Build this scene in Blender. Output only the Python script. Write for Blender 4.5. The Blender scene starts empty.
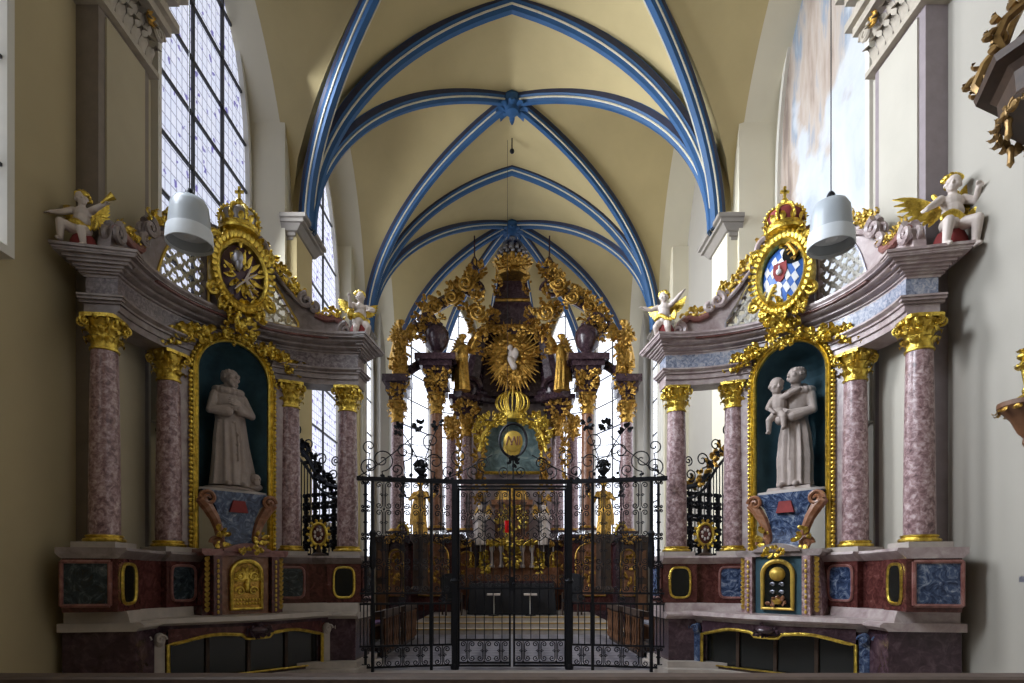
# emission of the glass (daylight behind it), daylight through the nave windows, exposure
GL0, GL1, GL2, GL3 = .75, .95, 1.8, 1.0
EXPO = 0.2
LIGHTS = [
 # daylight entering by the left hand windows; the rear one is added fill
 ('daylight_nave_window', (-5.55,5.2,8.4), (5.5,6.8,4.2), 2.6, 5.6, 640, (.84,.91,1.0), 112),
 ('daylight_altar_window', (-5.55,11.25,8.8), (5.5,10.6,5.2), 2.8, 7.0, 820, (.88,.93,1.0), 118),
 ('daylight_choir_window', (-5.2,16.2,8.2), (5,16.2,7.5), 2.8, 7.5, 520, (.92,.95,1.0), 118),
 ('rear_fill_lamp', (-5.5,.2,8.0), (4.5,7,9), 2.6, 6.5, 80, (.95,.95,.95), 150),
]
import bpy, bmesh, math, random
from mathutils import Vector, Matrix, noise
PI = math.pi
SC = bpy.context.scene
COL = SC.collection
EYE = 1.6
FPX = 600.0
def at(px, py, D):
    return Vector(((px-512)/FPX*D, D, EYE+(578-py)/FPX*D))
def rad(d): return d*PI/180
def lerp(a, b, t): return a+(b-a)*t
def interp(pts, x):
    if x <= pts[0][0]: return pts[0][1]
    for (x0, y0), (x1, y1) in zip(pts, pts[1:]):
        if x <= x1: return y0+(y1-y0)*(x-x0)/(x1-x0) if x1 > x0 else y1
    return pts[-1][1]

# ---------------------------------------------------------------- mesh builder
class MB:
    def __init__(s, T=None): s.v = []; s.f = []; s.T = T
    def add(s, vs, fs):
        o = len(s.v)
        if s.T: vs = [s.T(Vector(p)) for p in vs]
        s.v += [tuple(p) for p in vs]
        s.f += [tuple(i+o for i in f) for f in fs]
    def box(s, c, size, rot=0.0, top=1.0, M=None):
        sx, sy, sz = [q/2 for q in size]
        vs = [(-sx,-sy,-sz),(sx,-sy,-sz),(sx,sy,-sz),(-sx,sy,-sz),(-sx*top,-sy*top,sz),(sx*top,-sy*top,sz),(sx*top,sy*top,sz),(-sx*top,sy*top,sz)]
        R = M if M else Matrix.Rotation(rot, 3, 'Z')
        c = Vector(c)
        s.add([c+R@Vector(p) for p in vs], [(0,3,2,1),(4,5,6,7),(0,1,5,4),(1,2,6,5),(2,3,7,6),(3,0,4,7)])
    def bx(s, x0, x1, y0, y1, z0, z1):
        s.box(((x0+x1)/2,(y0+y1)/2,(z0+z1)/2),(abs(x1-x0),abs(y1-y0),abs(z1-z0)))
    def tube(s, pts, r, n=6, closed=False, flat=None, up=None, caps=True):
        pts = [Vector(p) for p in pts]; m = len(pts)
        rs = r if isinstance(r, (list, tuple)) else [r]*m
        vs = []; prev = None
        for i, p in enumerate(pts):
            a = pts[(i-1) % m] if (closed or i > 0) else p
            b = pts[(i+1) % m] if (closed or i < m-1) else p
            t = b-a
            t = t.normalized() if t.length > 1e-9 else Vector((0,0,1))
            if up is not None: ref = Vector(up)
            elif prev is not None: ref = prev
            else: ref = Vector((0,0,1)) if abs(t.z) < .9 else Vector((1,0,0))
            q = ref-t*ref.dot(t)
            if q.length < 1e-6: q = Vector((0,1,0))-t*t.y
            q.normalize(); prev = q
            w = t.cross(q)
            for k in range(n):
                ang = 2*PI*k/n
                h = rs[i]*(flat if flat else 1.0)
                vs.append(p+w*math.cos(ang)*rs[i]+q*math.sin(ang)*h)
        fs = []
        for i in range(m if closed else m-1):
            j = (i+1) % m
            for k in range(n):
                l = (k+1) % n
                fs.append((i*n+k, i*n+l, j*n+l, j*n+k))
        if not closed and caps:
            fs.append(tuple(range(n-1, -1, -1))); fs.append(tuple((m-1)*n+k for k in range(n)))
        s.add(vs, fs)
    def lathe(s, prof, c=(0,0,0), n=20, sx=1.0, sy=1.0, M=None):
        # prof: list of (r, z)
        c = Vector(c); vs = []; fs = []; m = len(prof)
        for r, z in prof:
            for k in range(n):
                a = 2*PI*k/n
                p = Vector((r*math.cos(a)*sx, r*math.sin(a)*sy, z))
                vs.append(c+(M@p if M else p))
        for i in range(m-1):
            for k in range(n):
                l = (k+1) % n
                fs.append((i*n+k, i*n+l, (i+1)*n+l, (i+1)*n+k))
        fs.append(tuple(range(n-1, -1, -1))); fs.append(tuple((m-1)*n+k for k in range(n)))
        s.add(vs, fs)
    def ell(s, c, r, n=12, m=8, M=None):
        c = Vector(c); vs = []; fs = []
        if not isinstance(r, (tuple, list)): r = (r, r, r)
        for i in range(1, m):
            ph = PI*i/m-PI/2
            for k in range(n):
                a = 2*PI*k/n
                p = Vector((r[0]*math.cos(ph)*math.cos(a), r[1]*math.cos(ph)*math.sin(a), r[2]*math.sin(ph)))
                vs.append(c+(M@p if M else p))
        b = len(vs)
        vs.append(c+(M@Vector((0,0,-r[2])) if M else Vector((0,0,-r[2]))))
        vs.append(c+(M@Vector((0,0,r[2])) if M else Vector((0,0,r[2]))))
        for i in range(m-2):
            for k in range(n):
                l = (k+1) % n
                fs.append((i*n+k, i*n+l, (i+1)*n+l, (i+1)*n+k))
        for k in range(n):
            l = (k+1) % n
            fs.append((b, l, k)); fs.append((b+1, (m-2)*n+k, (m-2)*n+l))
        s.add(vs, fs)
    def cap(s, p0, r0, p1, r1, n=10):
        p0 = Vector(p0); p1 = Vector(p1); t = (p1-p0)
        t = t.normalized() if t.length > 1e-6 else Vector((0,0,1))
        pts = []; rs = []
        for k in (0.05, .35, .7, 1):
            pts.append(p0-t*r0*math.cos(k*PI/2)); rs.append(r0*math.sin(k*PI/2))
        for k in (1, .7, .35, 0.05):
            pts.append(p1+t*r1*math.cos(k*PI/2)); rs.append(r1*math.sin(k*PI/2))
        s.tube(pts, rs, n)
    def sweep(s, rings, closed_path=False):
        # rings: list of lists of points (closed polygon per ring)
        n = len(rings[0]); m = len(rings); vs = [p for r in rings for p in r]; fs = []
        for i in range(m if closed_path else m-1):
            j = (i+1) % m
            for k in range(n):
                l = (k+1) % n
                fs.append((i*n+k, i*n+l, j*n+l, j*n+k))
        if not closed_path:
            fs.append(tuple(range(n-1, -1, -1))); fs.append(tuple((m-1)*n+k for k in range(n)))
        s.add(vs, fs)
    def strip(s, A, B):
        n = len(A)
        s.add(list(A)+list(B), [(i, i+1, n+i+1, n+i) for i in range(n-1)])
    def prism(s, outline, f0, f1):
        # outline list of 2d pts; f0/f1 map (a,b)->3d for the two faces
        n = len(outline)
        vs = [f0(a, b) for a, b in outline]+[f1(a, b) for a, b in outline]
        fs = [tuple(range(n)), tuple(range(2*n-1, n-1, -1))]+[(i, (i+1) % n, n+(i+1) % n, n+i) for i in range(n)]
        s.add(vs, fs)
    def leaf(s, base, d, nrm, L, W, curl=.6, n=6, th=.22):
        # a curled acanthus blade: flattened tapering tube bending toward nrm
        d = Vector(d).normalized(); nrm = Vector(nrm); nrm = (nrm-d*nrm.dot(d))
        if nrm.length < 1e-6: nrm = d.orthogonal()
        nrm.normalize()
        pts = []; rs = []; p = Vector(base); a = -curl*.35
        prof = (.35, .8, 1.0, .9, .62, .14)
        for i in range(n):
            pts.append(p.copy()); rs.append(W*.5*prof[i*6//n])
            p = p+(d*math.cos(a)+nrm*math.sin(a))*(L/(n-1))
            a += curl*(.25+.35*i)
        s.tube(pts, rs, 6, flat=th, up=nrm)
    def mesh(s, name, smooth=True, angle=35):
        me = bpy.data.meshes.new(name)
        me.from_pydata(s.v, [], s.f)
        bm = bmesh.new(); bm.from_mesh(me)
        bmesh.ops.recalc_face_normals(bm, faces=bm.faces)
        bm.to_mesh(me); bm.free()
        if smooth:
            me.polygons.foreach_set('use_smooth', [True]*len(me.polygons))
            me.set_sharp_from_angle(angle=rad(angle))
        return me
    def build(s, name, mat, parent=None, smooth=True, origin=None, angle=35):
        # vertices are in world coordinates unless the parent is built around its own origin
        off = Vector(parent['_o']) if (parent is not None and '_o' in parent) else Vector((0,0,0))
        if origin is not None: off = Vector(origin)
        s.v = [(x-off.x, y-off.y, z-off.z) for x, y, z in s.v]
        o = bpy.data.objects.new(name, s.mesh(name, smooth, angle))
        o.data.materials.append(mat)
        COL.objects.link(o)
        if parent is not None:
            o.parent = parent
            if '_o' in parent: o['_o'] = parent['_o']
        elif origin is not None: o.location = origin; o['_o'] = tuple(origin)
        return o
def put(name, me, mat, parent=None, loc=(0,0,0), rz=0, sc=1):
    if mat and me.materials and me.materials[0] != mat:
        me = me.copy(); me.materials.clear()
    o = bpy.data.objects.new(name, me)
    if mat and not me.materials: me.materials.append(mat)
    COL.objects.link(o); o.location = loc; o.rotation_euler = (0,0,rz)
    o.scale = (sc,sc,sc) if not isinstance(sc, tuple) else sc
    if parent is not None: o.parent = parent
    return o
def tag(o, label, cat, group=None, kind=None):
    o['label'] = label; o['category'] = cat
    if group: o['group'] = group
    if kind: o['kind'] = kind
    return o
def thing(name, label, cat, loc=(0,0,0), group=None, rz=0, world=False):
    o = bpy.data.objects.new(name, None); COL.objects.link(o)
    o.location = loc; o.rotation_euler = (0,0,rz); o.empty_display_size = .1
    if world: o['_o'] = tuple(loc)      # parts are given in world coordinates and shifted
    return tag(o, label, cat, group)
def struct(o): o['kind'] = 'structure'; return o
def copy_tree(o, parent=None):
    c = o.copy(); COL.objects.link(c); c.parent = parent
    for ch in [x for x in SC.objects if x.parent == o]: copy_tree(ch, c)
    return c
def remesh(mb, name, voxel, smooth=2):
    me = mb.mesh(name)
    o = bpy.data.objects.new('tmp', me); COL.objects.link(o)
    m = o.modifiers.new('r', 'REMESH'); m.mode = 'VOXEL'; m.voxel_size = voxel
    if smooth:
        q = o.modifiers.new('s', 'SMOOTH'); q.factor = .5; q.iterations = smooth
    dg = bpy.context.evaluated_depsgraph_get(); dg.update()
    out = bpy.data.meshes.new_from_object(o.evaluated_get(dg))
    out.name = name
    bpy.data.objects.remove(o); bpy.data.meshes.remove(me)
    out.polygons.foreach_set('use_smooth', [True]*len(out.polygons))
    return out

# ---------------------------------------------------------------- materials
def nodes(name):
    m = bpy.data.materials.new(name); m.use_nodes = True
    nt = m.node_tree; b = nt.nodes['Principled BSDF']
    return m, nt, b
def N(nt, t, **kw):
    n = nt.nodes.new(t)
    for k, v in kw.items():
        if k in n.inputs: n.inputs[k].default_value = v
        else: setattr(n, k, v)
    return n
def ramp(nt, stops):
    r = nt.nodes.new('ShaderNodeValToRGB')
    e = r.color_ramp.elements
    while len(e) < len(stops): e.new(.5)
    for q, (p, c) in zip(e, stops): q.position = p; q.color = (*c, 1)
    return r
def coords(nt): return nt.nodes.new('ShaderNodeTexCoord').outputs['Object']
def plain(name, c, rough=.6, metal=0., var=.12, scale=6., bump=0., bscale=30., spec=.5):
    m, nt, b = nodes(name)
    co = coords(nt)
    n = N(nt, 'ShaderNodeTexNoise', Scale=scale, Detail=5., Roughness=.6); nt.links.new(co, n.inputs['Vector'])
    d = tuple(max(0, x*(1-var)) for x in c); u = tuple(min(1, x*(1+var)) for x in c)
    r = ramp(nt, [(.3, d), (.7, u)]); nt.links.new(n.outputs['Fac'], r.inputs[0])
    nt.links.new(r.outputs[0], b.inputs['Base Color'])
    b.inputs['Roughness'].default_value = rough; b.inputs['Metallic'].default_value = metal
    b.inputs['Specular IOR Level'].default_value = spec
    if bump:
        n2 = N(nt, 'ShaderNodeTexNoise', Scale=bscale, Detail=4.); nt.links.new(co, n2.inputs['Vector'])
        bp = N(nt, 'ShaderNodeBump', Strength=bump, Distance=.02); nt.links.new(n2.outputs['Fac'], bp.inputs['Height'])
        nt.links.new(bp.outputs[0], b.inputs['Normal'])
    return m
def marble(name, stops, scale=5., rough=.25, dist=1.5, vein=None, vscale=3.):
    m, nt, b = nodes(name)
    co = coords(nt)
    n = N(nt, 'ShaderNodeTexNoise', Scale=scale, Detail=8., Roughness=.65, Distortion=dist); nt.links.new(co, n.inputs['Vector'])
    r = ramp(nt, stops); nt.links.new(n.outputs['Fac'], r.inputs[0])
    out = r.outputs[0]
    if vein:
        v = N(nt, 'ShaderNodeTexNoise', Scale=vscale, Detail=6., Roughness=.55, Distortion=2.5); nt.links.new(co, v.inputs['Vector'])
        vr = ramp(nt, [(.47, (0,0,0)), (.5, (1,1,1)), (.53, (0,0,0))]); nt.links.new(v.outputs['Fac'], vr.inputs[0])
        mx = N(nt, 'ShaderNodeMixRGB'); mx.inputs[2].default_value = (*vein, 1)
        nt.links.new(vr.outputs[0], mx.inputs[0]); nt.links.new(out, mx.inputs[1]); out = mx.outputs[0]
    nt.links.new(out, b.inputs['Base Color']); b.inputs['Roughness'].default_value = rough
    return m
M = {}
M['vault'] = plain('ochre vault plaster', (.50,.405,.205), .9, var=.07, scale=.7)
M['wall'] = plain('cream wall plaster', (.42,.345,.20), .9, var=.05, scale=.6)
M['wall_daylit'] = plain('daylit grey wall plaster', (.37,.345,.30), .9, var=.04, scale=.6)  # wall colours hold the light: grey for daylit right, ochre for shaded left
M['white'] = plain('white lime plaster', (.64,.615,.55), .9, var=.04, scale=.8)
M['reveal'] = plain('cream reveal plaster', (.66,.61,.47), .9, var=.04, scale=.8)
M['pilshade'] = plain('shaded pilaster plaster', (.40,.345,.235), .8, var=.05, scale=1)  # left pilaster colour darkened to hold the shadow it stands in
M['pilshade_edge'] = plain('brown grey shadow edging', (.20,.165,.135), .7, var=.1)
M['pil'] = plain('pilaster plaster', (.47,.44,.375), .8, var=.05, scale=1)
M['piledge'] = plain('violet grey shadow edging', (.25,.21,.22), .7, var=.1)
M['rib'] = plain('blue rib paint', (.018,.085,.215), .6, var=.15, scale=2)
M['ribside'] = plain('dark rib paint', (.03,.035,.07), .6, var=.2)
M['fillet'] = plain('pale rib line', (.66,.62,.48), .6)
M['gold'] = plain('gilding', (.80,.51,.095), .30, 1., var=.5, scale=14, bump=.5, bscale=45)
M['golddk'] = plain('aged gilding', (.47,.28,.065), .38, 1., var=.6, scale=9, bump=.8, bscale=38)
M['goldmatte'] = plain('matt gold paint', (.62,.42,.08), .45, .5, var=.2, scale=9)
M['pink'] = marble('pink marble', [(.32,(.10,.055,.06)),(.46,(.25,.15,.155)),(.56,(.40,.28,.285)),(.7,(.62,.52,.52))], 16, .28, .5)
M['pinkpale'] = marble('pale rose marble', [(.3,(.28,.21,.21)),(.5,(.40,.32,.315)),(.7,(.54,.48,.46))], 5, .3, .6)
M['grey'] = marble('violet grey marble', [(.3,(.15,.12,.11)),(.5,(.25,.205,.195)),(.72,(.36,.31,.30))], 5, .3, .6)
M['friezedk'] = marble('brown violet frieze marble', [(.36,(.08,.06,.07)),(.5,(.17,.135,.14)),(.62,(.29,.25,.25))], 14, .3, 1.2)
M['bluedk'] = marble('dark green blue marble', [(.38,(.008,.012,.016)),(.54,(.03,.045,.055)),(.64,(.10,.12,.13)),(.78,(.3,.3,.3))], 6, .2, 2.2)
M['darkgilt'] = plain('darkened gilt carving', (.27,.165,.06), .42, .55, var=.4, scale=9)
M['capstone'] = plain('capital stone', (.42,.37,.30), .7, var=.15, scale=6)
M['red'] = marble('dark red marble', [(.3,(.035,.010,.010)),(.5,(.085,.025,.022)),(.68,(.15,.055,.048)),(.8,(.34,.22,.20))], 9, .22, 1.2)
M['rose'] = marble('rose red coping marble', [(.3,(.13,.045,.04)),(.5,(.24,.10,.085)),(.72,(.36,.2,.18))], 6, .3, 1.2)
M['purple'] = marble('dark purple marble', [(.3,(.025,.012,.017)),(.5,(.055,.03,.04)),(.7,(.12,.075,.09))], 7, .22, .7)
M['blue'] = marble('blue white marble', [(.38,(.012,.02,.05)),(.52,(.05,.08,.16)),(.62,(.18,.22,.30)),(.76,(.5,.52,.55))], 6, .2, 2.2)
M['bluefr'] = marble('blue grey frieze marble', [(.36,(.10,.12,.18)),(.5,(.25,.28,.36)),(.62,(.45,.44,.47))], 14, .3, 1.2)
M['stone'] = plain('pale step stone', (.44,.39,.35), .5, var=.15, scale=5)
M['statue'] = plain('weathered stone', (.36,.30,.27), .75, var=.12, scale=7, bump=.25, bscale=25)
M['putto'] = plain('ivory painted wood', (.60,.52,.47), .5, var=.08)
M['corbel'] = plain('grey corbel stone', (.25,.225,.195), .7, var=.08, scale=2)
M['teal'] = plain('dark teal niche paint', (.038,.095,.125), .75, var=.3, scale=4)
M['black'] = plain('black marble', (.008,.010,.010), .2, var=.2)
M['iron'] = plain('wrought iron', (.012,.013,.018), .45, .6, var=.2)
M['ironlt'] = plain('greyed wrought iron', (.06,.06,.065), .5, .7, var=.2)
M['wood'] = plain('dark oak', (.045,.024,.014), .6, var=.35, scale=8)
M['woodmid'] = plain('brown oak', (.15,.065,.028), .45, var=.35, scale=8)
M['rail'] = plain('worn brown wood', (.10,.07,.058), .55, var=.2, scale=7)
M['lamp'] = plain('frosted lamp glass', (.42,.46,.50), .35, var=.02)
M['lampin'] = plain('pale lamp lining', (.66,.70,.74), .5, var=.02)
M['orange'] = marble('orange brown marble', [(.3,(.13,.05,.02)),(.5,(.25,.105,.05)),(.7,(.36,.2,.13))], 6, .3, 1.2)
M['cream'] = plain('cream gilt lattice paint', (.70,.64,.46), .5, var=.1)
M['cloth'] = plain('black cloth', (.014,.014,.017), .9, var=.2)
M['violet'] = plain('violet cushion', (.20,.13,.30), .9, var=.2)
M['redglass'] = plain('red lamp glass', (.55,.01,.01), .2, var=.1)
M['wax'] = plain('candle wax', (.8,.77,.7), .5, var=.03)
M['brassy'] = plain('ochre step edging', (.45,.30,.08), .5, .2, var=.2)
M['silver'] = plain('tarnished silver', (.35,.35,.40), .35, .8, var=.3)
M['crimson'] = plain('crimson velvet', (.22,.03,.03), .8, var=.2)
M['picture'] = marble('blue green altar painting', [(.3,(.06,.09,.09)),(.5,(.16,.25,.26)),(.62,(.33,.42,.40)),(.75,(.42,.32,.16))], 2.5, .4, 1.0)
def tiles():
    m, nt, b = nodes('patterned floor tiles'); co = coords(nt)
    mp = N(nt, 'ShaderNodeMapping'); mp.inputs['Rotation'].default_value = (0,0,PI/4); nt.links.new(co, mp.inputs[0])
    c = N(nt, 'ShaderNodeTexChecker', Scale=3.2); c.inputs[1].default_value = (.34,.33,.38,1); c.inputs[2].default_value = (.15,.15,.19,1)
    nt.links.new(mp.outputs[0], c.inputs[0])
    n = N(nt, 'ShaderNodeTexNoise', Scale=5., Detail=5.); nt.links.new(co, n.inputs[0])
    mx = N(nt, 'ShaderNodeMixRGB', blend_type='MULTIPLY'); mx.inputs[0].default_value = .5
    nt.links.new(c.outputs[0], mx.inputs[1]); nt.links.new(n.outputs[0], mx.inputs[2])
    nt.links.new(mx.outputs[0], b.inputs['Base Color']); b.inputs['Roughness'].default_value = .35
    return m
M['tiles'] = tiles()
def glass(name, strength, base=(.86,.88,1.0), ornament=True):
    m, nt, b = nodes(name); co = coords(nt)
    br = N(nt, 'ShaderNodeTexBrick', Scale=1.0)
    br.offset = 0
    br.inputs['Color1'].default_value = (*base, 1); br.inputs['Color2'].default_value = (base[0]*.93, base[1]*.96, base[2], 1)
    br.inputs['Mortar'].default_value = (.28,.30,.40,1); br.inputs['Mortar Size'].default_value = .012
    br.inputs['Brick Width'].default_value = .17; br.inputs['Row Height'].default_value = .21
    nt.links.new(co, br.inputs[0])
    out = br.outputs[0]
    if ornament:
        v = N(nt, 'ShaderNodeTexVoronoi', Scale=4.2); nt.links.new(co, v.inputs['Vector'])
        n = N(nt, 'ShaderNodeTexNoise', Scale=11., Detail=3.); nt.links.new(co, n.inputs[0])
        ad = N(nt, 'ShaderNodeMath', operation='ADD'); nt.links.new(v.outputs['Distance'], ad.inputs[0]); nt.links.new(n.outputs['Fac'], ad.inputs[1])
        r = ramp(nt, [(.66, (1,1,1)), (.70, (0,0,0))]); nt.links.new(ad.outputs[0], r.inputs[0])
        mx = N(nt, 'ShaderNodeMixRGB'); mx.inputs[2].default_value = (.11,.09,.42,1)
        nt.links.new(r.outputs[0], mx.inputs[0]); nt.links.new(out, mx.inputs[1]); out = mx.outputs[0]
    nt.links.new(out, b.inputs['Emission Color']); b.inputs['Emission Strength'].default_value = strength
    b.inputs['Base Color'].default_value = (.3,.3,.35,1); b.inputs['Roughness'].default_value = .2
    return m
# ================================================================ ROOM SHELL
SPR, RISE = 9.4, 5.1
def prof(u):
    u = min(1, abs(u)); c = .5
    return math.sqrt(max(0, (1+c)**2-(u+c)**2))/math.sqrt(1+2*c)
def zv(u): return SPR+RISE*prof(u)
BAYS = [  # centre, polygon of springing points
    ((0,1.7), [(-5.6,-2.6),(5.6,-2.6),(5.5,5.6),(-5.5,5.6)]),
    ((0,9.5), [(-5.5,5.6),(5.5,5.6),(5.0,13.45),(-5.0,13.45)]),
    ((0,16.15), [(-4.65,13.45),(4.65,13.45),(4.6,18.9),(-4.6,18.9)]),
    ((0,21.85), [(-4.6,18.9),(4.6,18.9),(4.5,23.2),(3.3,26.0),(1.2,27.2),(-1.2,27.2),(-3.3,26.0),(-4.5,23.2)]),
]
mb = MB()
NR, NT = 18, 40
for c, poly in BAYS:
    c = Vector(c)
    for a, b in zip(poly, poly[1:]+poly[:1]):
        a = Vector(a); b = Vector(b); vs = []; fs = []
        for i in range(NR+1):
            r = i/NR
            for j in range(NT+1):
                t = -1+2*j/NT
                t = math.copysign(1-(1-abs(t))**1.35, t)
                p = c+r*((a+b)/2+t*(b-a)/2-c)
                vs.append((p.x, p.y, zv(abs(t)*r)))
        for i in range(NR):
            for j in range(NT):
                k = i*(NT+1)+j
                fs.append((k, k+1, k+NT+2, k+NT+1))
        mb.add(vs, fs)
for s in (-1, 1):   # wall over the transverse arch where the nave vault is wider than the choir vault
    xs = [s*5.0*math.sin(k/40*PI/2) for k in range(41)]
    mb.strip([(x,13.45,zv(x/5.0)) for x in xs], [(x,13.45,zv(min(1,abs(x)/4.65))-.0) for x in xs])
ceiling = struct(mb.build('ceiling', M['vault'], angle=50))
RIBP = [(-.17,.12),(-.17,-.04),(-.11,-.10),(-.06,-.20),(.06,-.20),(.11,-.10),(.17,-.04),(.17,.12)]
def rib(path, w=1.0):
    rings = []; sides = []; downs = []; P = [Vector(p) for p in path]
    pl = (P[-1]-P[0]); pl.z = 0; pl.normalize(); sd = Vector((-pl.y, pl.x, 0))
    for i, p in enumerate(P):
        t = (P[min(i+1, len(P)-1)]-P[max(i-1, 0)]).normalized(); up = sd.cross(t)
        if up.z < 0: up = -up
        # near springing the rib keeps a vertical face
        rings.append([p+sd*a*w+up*b*w for a, b in RIBP]); sides.append(sd); downs.append(up)
    m = MB(); m.sweep(rings); r = m.build('vault_rib', M['rib'], ceiling, angle=25)
    m = MB()
    for s in (-1, 1):
        m.tube([p+sides[i]*s*.115*w-downs[i]*.105*w for i, p in enumerate(P)], .025*w, 5)
    m.build('rib_fillet', M['fillet'], r)
    m = MB()
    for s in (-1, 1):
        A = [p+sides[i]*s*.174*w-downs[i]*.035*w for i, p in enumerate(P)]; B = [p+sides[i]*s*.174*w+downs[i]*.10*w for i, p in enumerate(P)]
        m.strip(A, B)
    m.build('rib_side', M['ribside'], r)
def us(n, top=.0): # samples clustered near the springing
    return [1-(1-k/n)**1.0 for k in range(n+1)]
def diag(c, v):
    c = Vector(c); v = Vector(v)
    out = []
    for k in range(31):
        r = 1-(k/30); r = 1-(1-r)**1.5 if True else r
        r = math.sin((1-k/30)*PI/2)
        p = c+(v-c)*r*.985
        out.append((p.x, p.y, zv(r)-.02))
    a = out[0]
    return [(a[0],a[1],9.36)]+out
def trans(a, b):
    a = Vector(a); b = Vector(b); out = []
    for k in range(-24, 25):
        t = math.sin(k/24*PI/2)
        p = (a+b)/2+(b-a)/2*t*.985
        out.append((p.x, p.y, zv(t)-.02))
    return [(out[0][0],out[0][1],9.36)]+out+[(out[-1][0],out[-1][1],9.36)]
for c, poly in BAYS[1:]:
    for v in poly:
        if abs(v[0]) == 5.0: v = (math.copysign(4.65, v[0]), v[1])
        rib(diag(c, v), .9 if c[1] < 20 else .85)
rib(trans((-4.65,13.45),(4.65,13.45)), .95)
rib(trans((-4.6,18.9),(4.6,18.9)), .9)
rib(trans((-5.5,5.6),(5.5,5.6)), 1.0)
for c in [(0,9.5),(0,16.15),(0,21.85)]:
    m = MB(); m.lathe([(.02,.1),(.30,.1),(.34,-.02),(.30,-.14),(.2,-.2),(.17,-.3),(.05,-.34)], (c[0],c[1],14.42), 16)
    for k in range(8):
        a = k*PI/4; m.leaf((.2*math.cos(a), c[1]+.2*math.sin(a), 14.2), (math.cos(a), math.sin(a), .1), (0,0,-1), .3, .16, .5)
    m.build('vault_boss', M['rib'], ceiling)
# small iron hook ring in the web behind the first boss
m = MB(); m.tube([(0,17.6,14.5),(0,17.6,14.2)], .02); m.ell((0,17.6,14.12), .07); m.build('lamp_hook', M['iron'], ceiling)

# ---- walls
def wall_panel(name, pts_top, x0=None):
    pass
XN, XC = 5.78, 5.4
def soffit(mb, path, out):   # from the vault edge outwards to the wall plane
    mb.strip(path, out)
def edge(a, b, n=40, t0=-1, t1=1):
    a = Vector(a); b = Vector(b); o = []
    for k in range(n+1):
        t = lerp(t0, t1, k/n); t = math.copysign(1-(1-abs(t))**1.35, t)
        p = (a+b)/2+(b-a)/2*t; o.append(Vector((p.x, p.y, zv(t))))
    return o
for s, side in ((-1,'left'), (1,'right')):
    m = MB()
    m.bx(s*XN, s*(XN+.3), -3, 13.7, 0, 15)
    m.bx(s*XC, s*(XC+.3), 13.7, 23.3, 0, 15)
    w = struct(m.build('wall_'+side, M['wall'] if s < 0 else M['wall_daylit'], smooth=False))
    m = MB()
    for a, b, xo in (((-5.6,-2.6),(-5.5,5.6),XN), ((-5.5,5.6),(-5.0,13.45),XN), ((-4.65,13.45),(-4.6,18.9),XC), ((-4.6,18.9),(-4.5,23.2),XC)):
        e = edge((s*abs(a[0]),a[1]), (s*abs(b[0]),b[1]))
        m.strip(e, [Vector((s*(xo+.02), p.y, p.z)) for p in e])
        e2 = [p+Vector((0,0,.004)) for p in e]
    m.build('arch_soffit', M['reveal'], w, angle=60)
    # wall piers that carry the ribs
    m = MB()
    m.bx(s*4.92, s*XN, 13.0, 14.2, 0, 11.75)
    m.bx(s*4.92, s*XC, 18.35, 19.45, 0, 11.75)
    p = m.build('wall_pier', M['reveal'], w, smooth=False)
    for y0, y1, zt in ((13.1,14.1,9.6),(18.45,19.35,9.6)):
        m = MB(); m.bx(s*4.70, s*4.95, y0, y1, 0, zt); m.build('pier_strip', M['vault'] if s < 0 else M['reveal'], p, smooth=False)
    m = MB()
    for y in (18.65, 18.9, 19.15): m.tube([(s*4.7,y,0),(s*4.7,y,8.4)], .07, 10)
    for y in (23.2,): m.tube([(s*4.6,y,0),(s*4.6,y,9.4)], .1, 10)
    m.build('wall_shaft', M['white'], p)
# apse walls behind the high altar (pale, with tall lights)
AP = [(-4.5,23.2),(-3.3,26.0),(-1.2,27.2),(1.2,27.2),(3.3,26.0),(4.5,23.2)]
apse_w = MB(); apse_s = MB(); FAC = []
for a, b in zip(AP, AP[1:]):
    a = Vector((*a,0)); b = Vector((*b,0)); d = (b-a).normalized(); nrm = Vector((-d.y, d.x, 0))
    if nrm.dot((a+b)/2-Vector((0,21.85,0))) < 0: nrm = -nrm
    e = edge(a.to_2d(), b.to_2d()); off = nrm*.35
    apse_s.strip(e, [p+off for p in e])
    q = [a-d*.5+off, b+d*.5+off]
    apse_w.add([q[0], q[1], q[1]+nrm*.3, q[0]+nrm*.3]+[p+Vector((0,0,15)) for p in (q[0], q[1], q[1]+nrm*.3, q[0]+nrm*.3)], [(0,1,5,4),(1,2,6,5),(2,3,7,6),(3,0,4,7),(4,5,6,7)])
    FAC.append((a, b, d, nrm, off))
wa = struct(apse_w.build('wall_apse', M['white'], smooth=False)); apse_s.build('arch_soffit', M['white'], wa, angle=60)
m = MB()
for p in AP: m.tube([(p[0]*1.0,p[1],0),(p[0],p[1],9.5)], .14, 12)
m.build('wall_shaft', M['white'], wa)
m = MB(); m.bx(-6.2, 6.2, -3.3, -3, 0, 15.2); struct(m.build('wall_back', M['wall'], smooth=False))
m = MB(); m.bx(-6.2, 6.2, -3.3, 10.4, -.2, 0); struct(m.build('floor', M['stone'], smooth=False))
m = MB(); m.bx(-6.2, 6.2, 10.4, 29, -.2, .0); struct(m.build('floor', M['tiles'], smooth=False))

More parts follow.
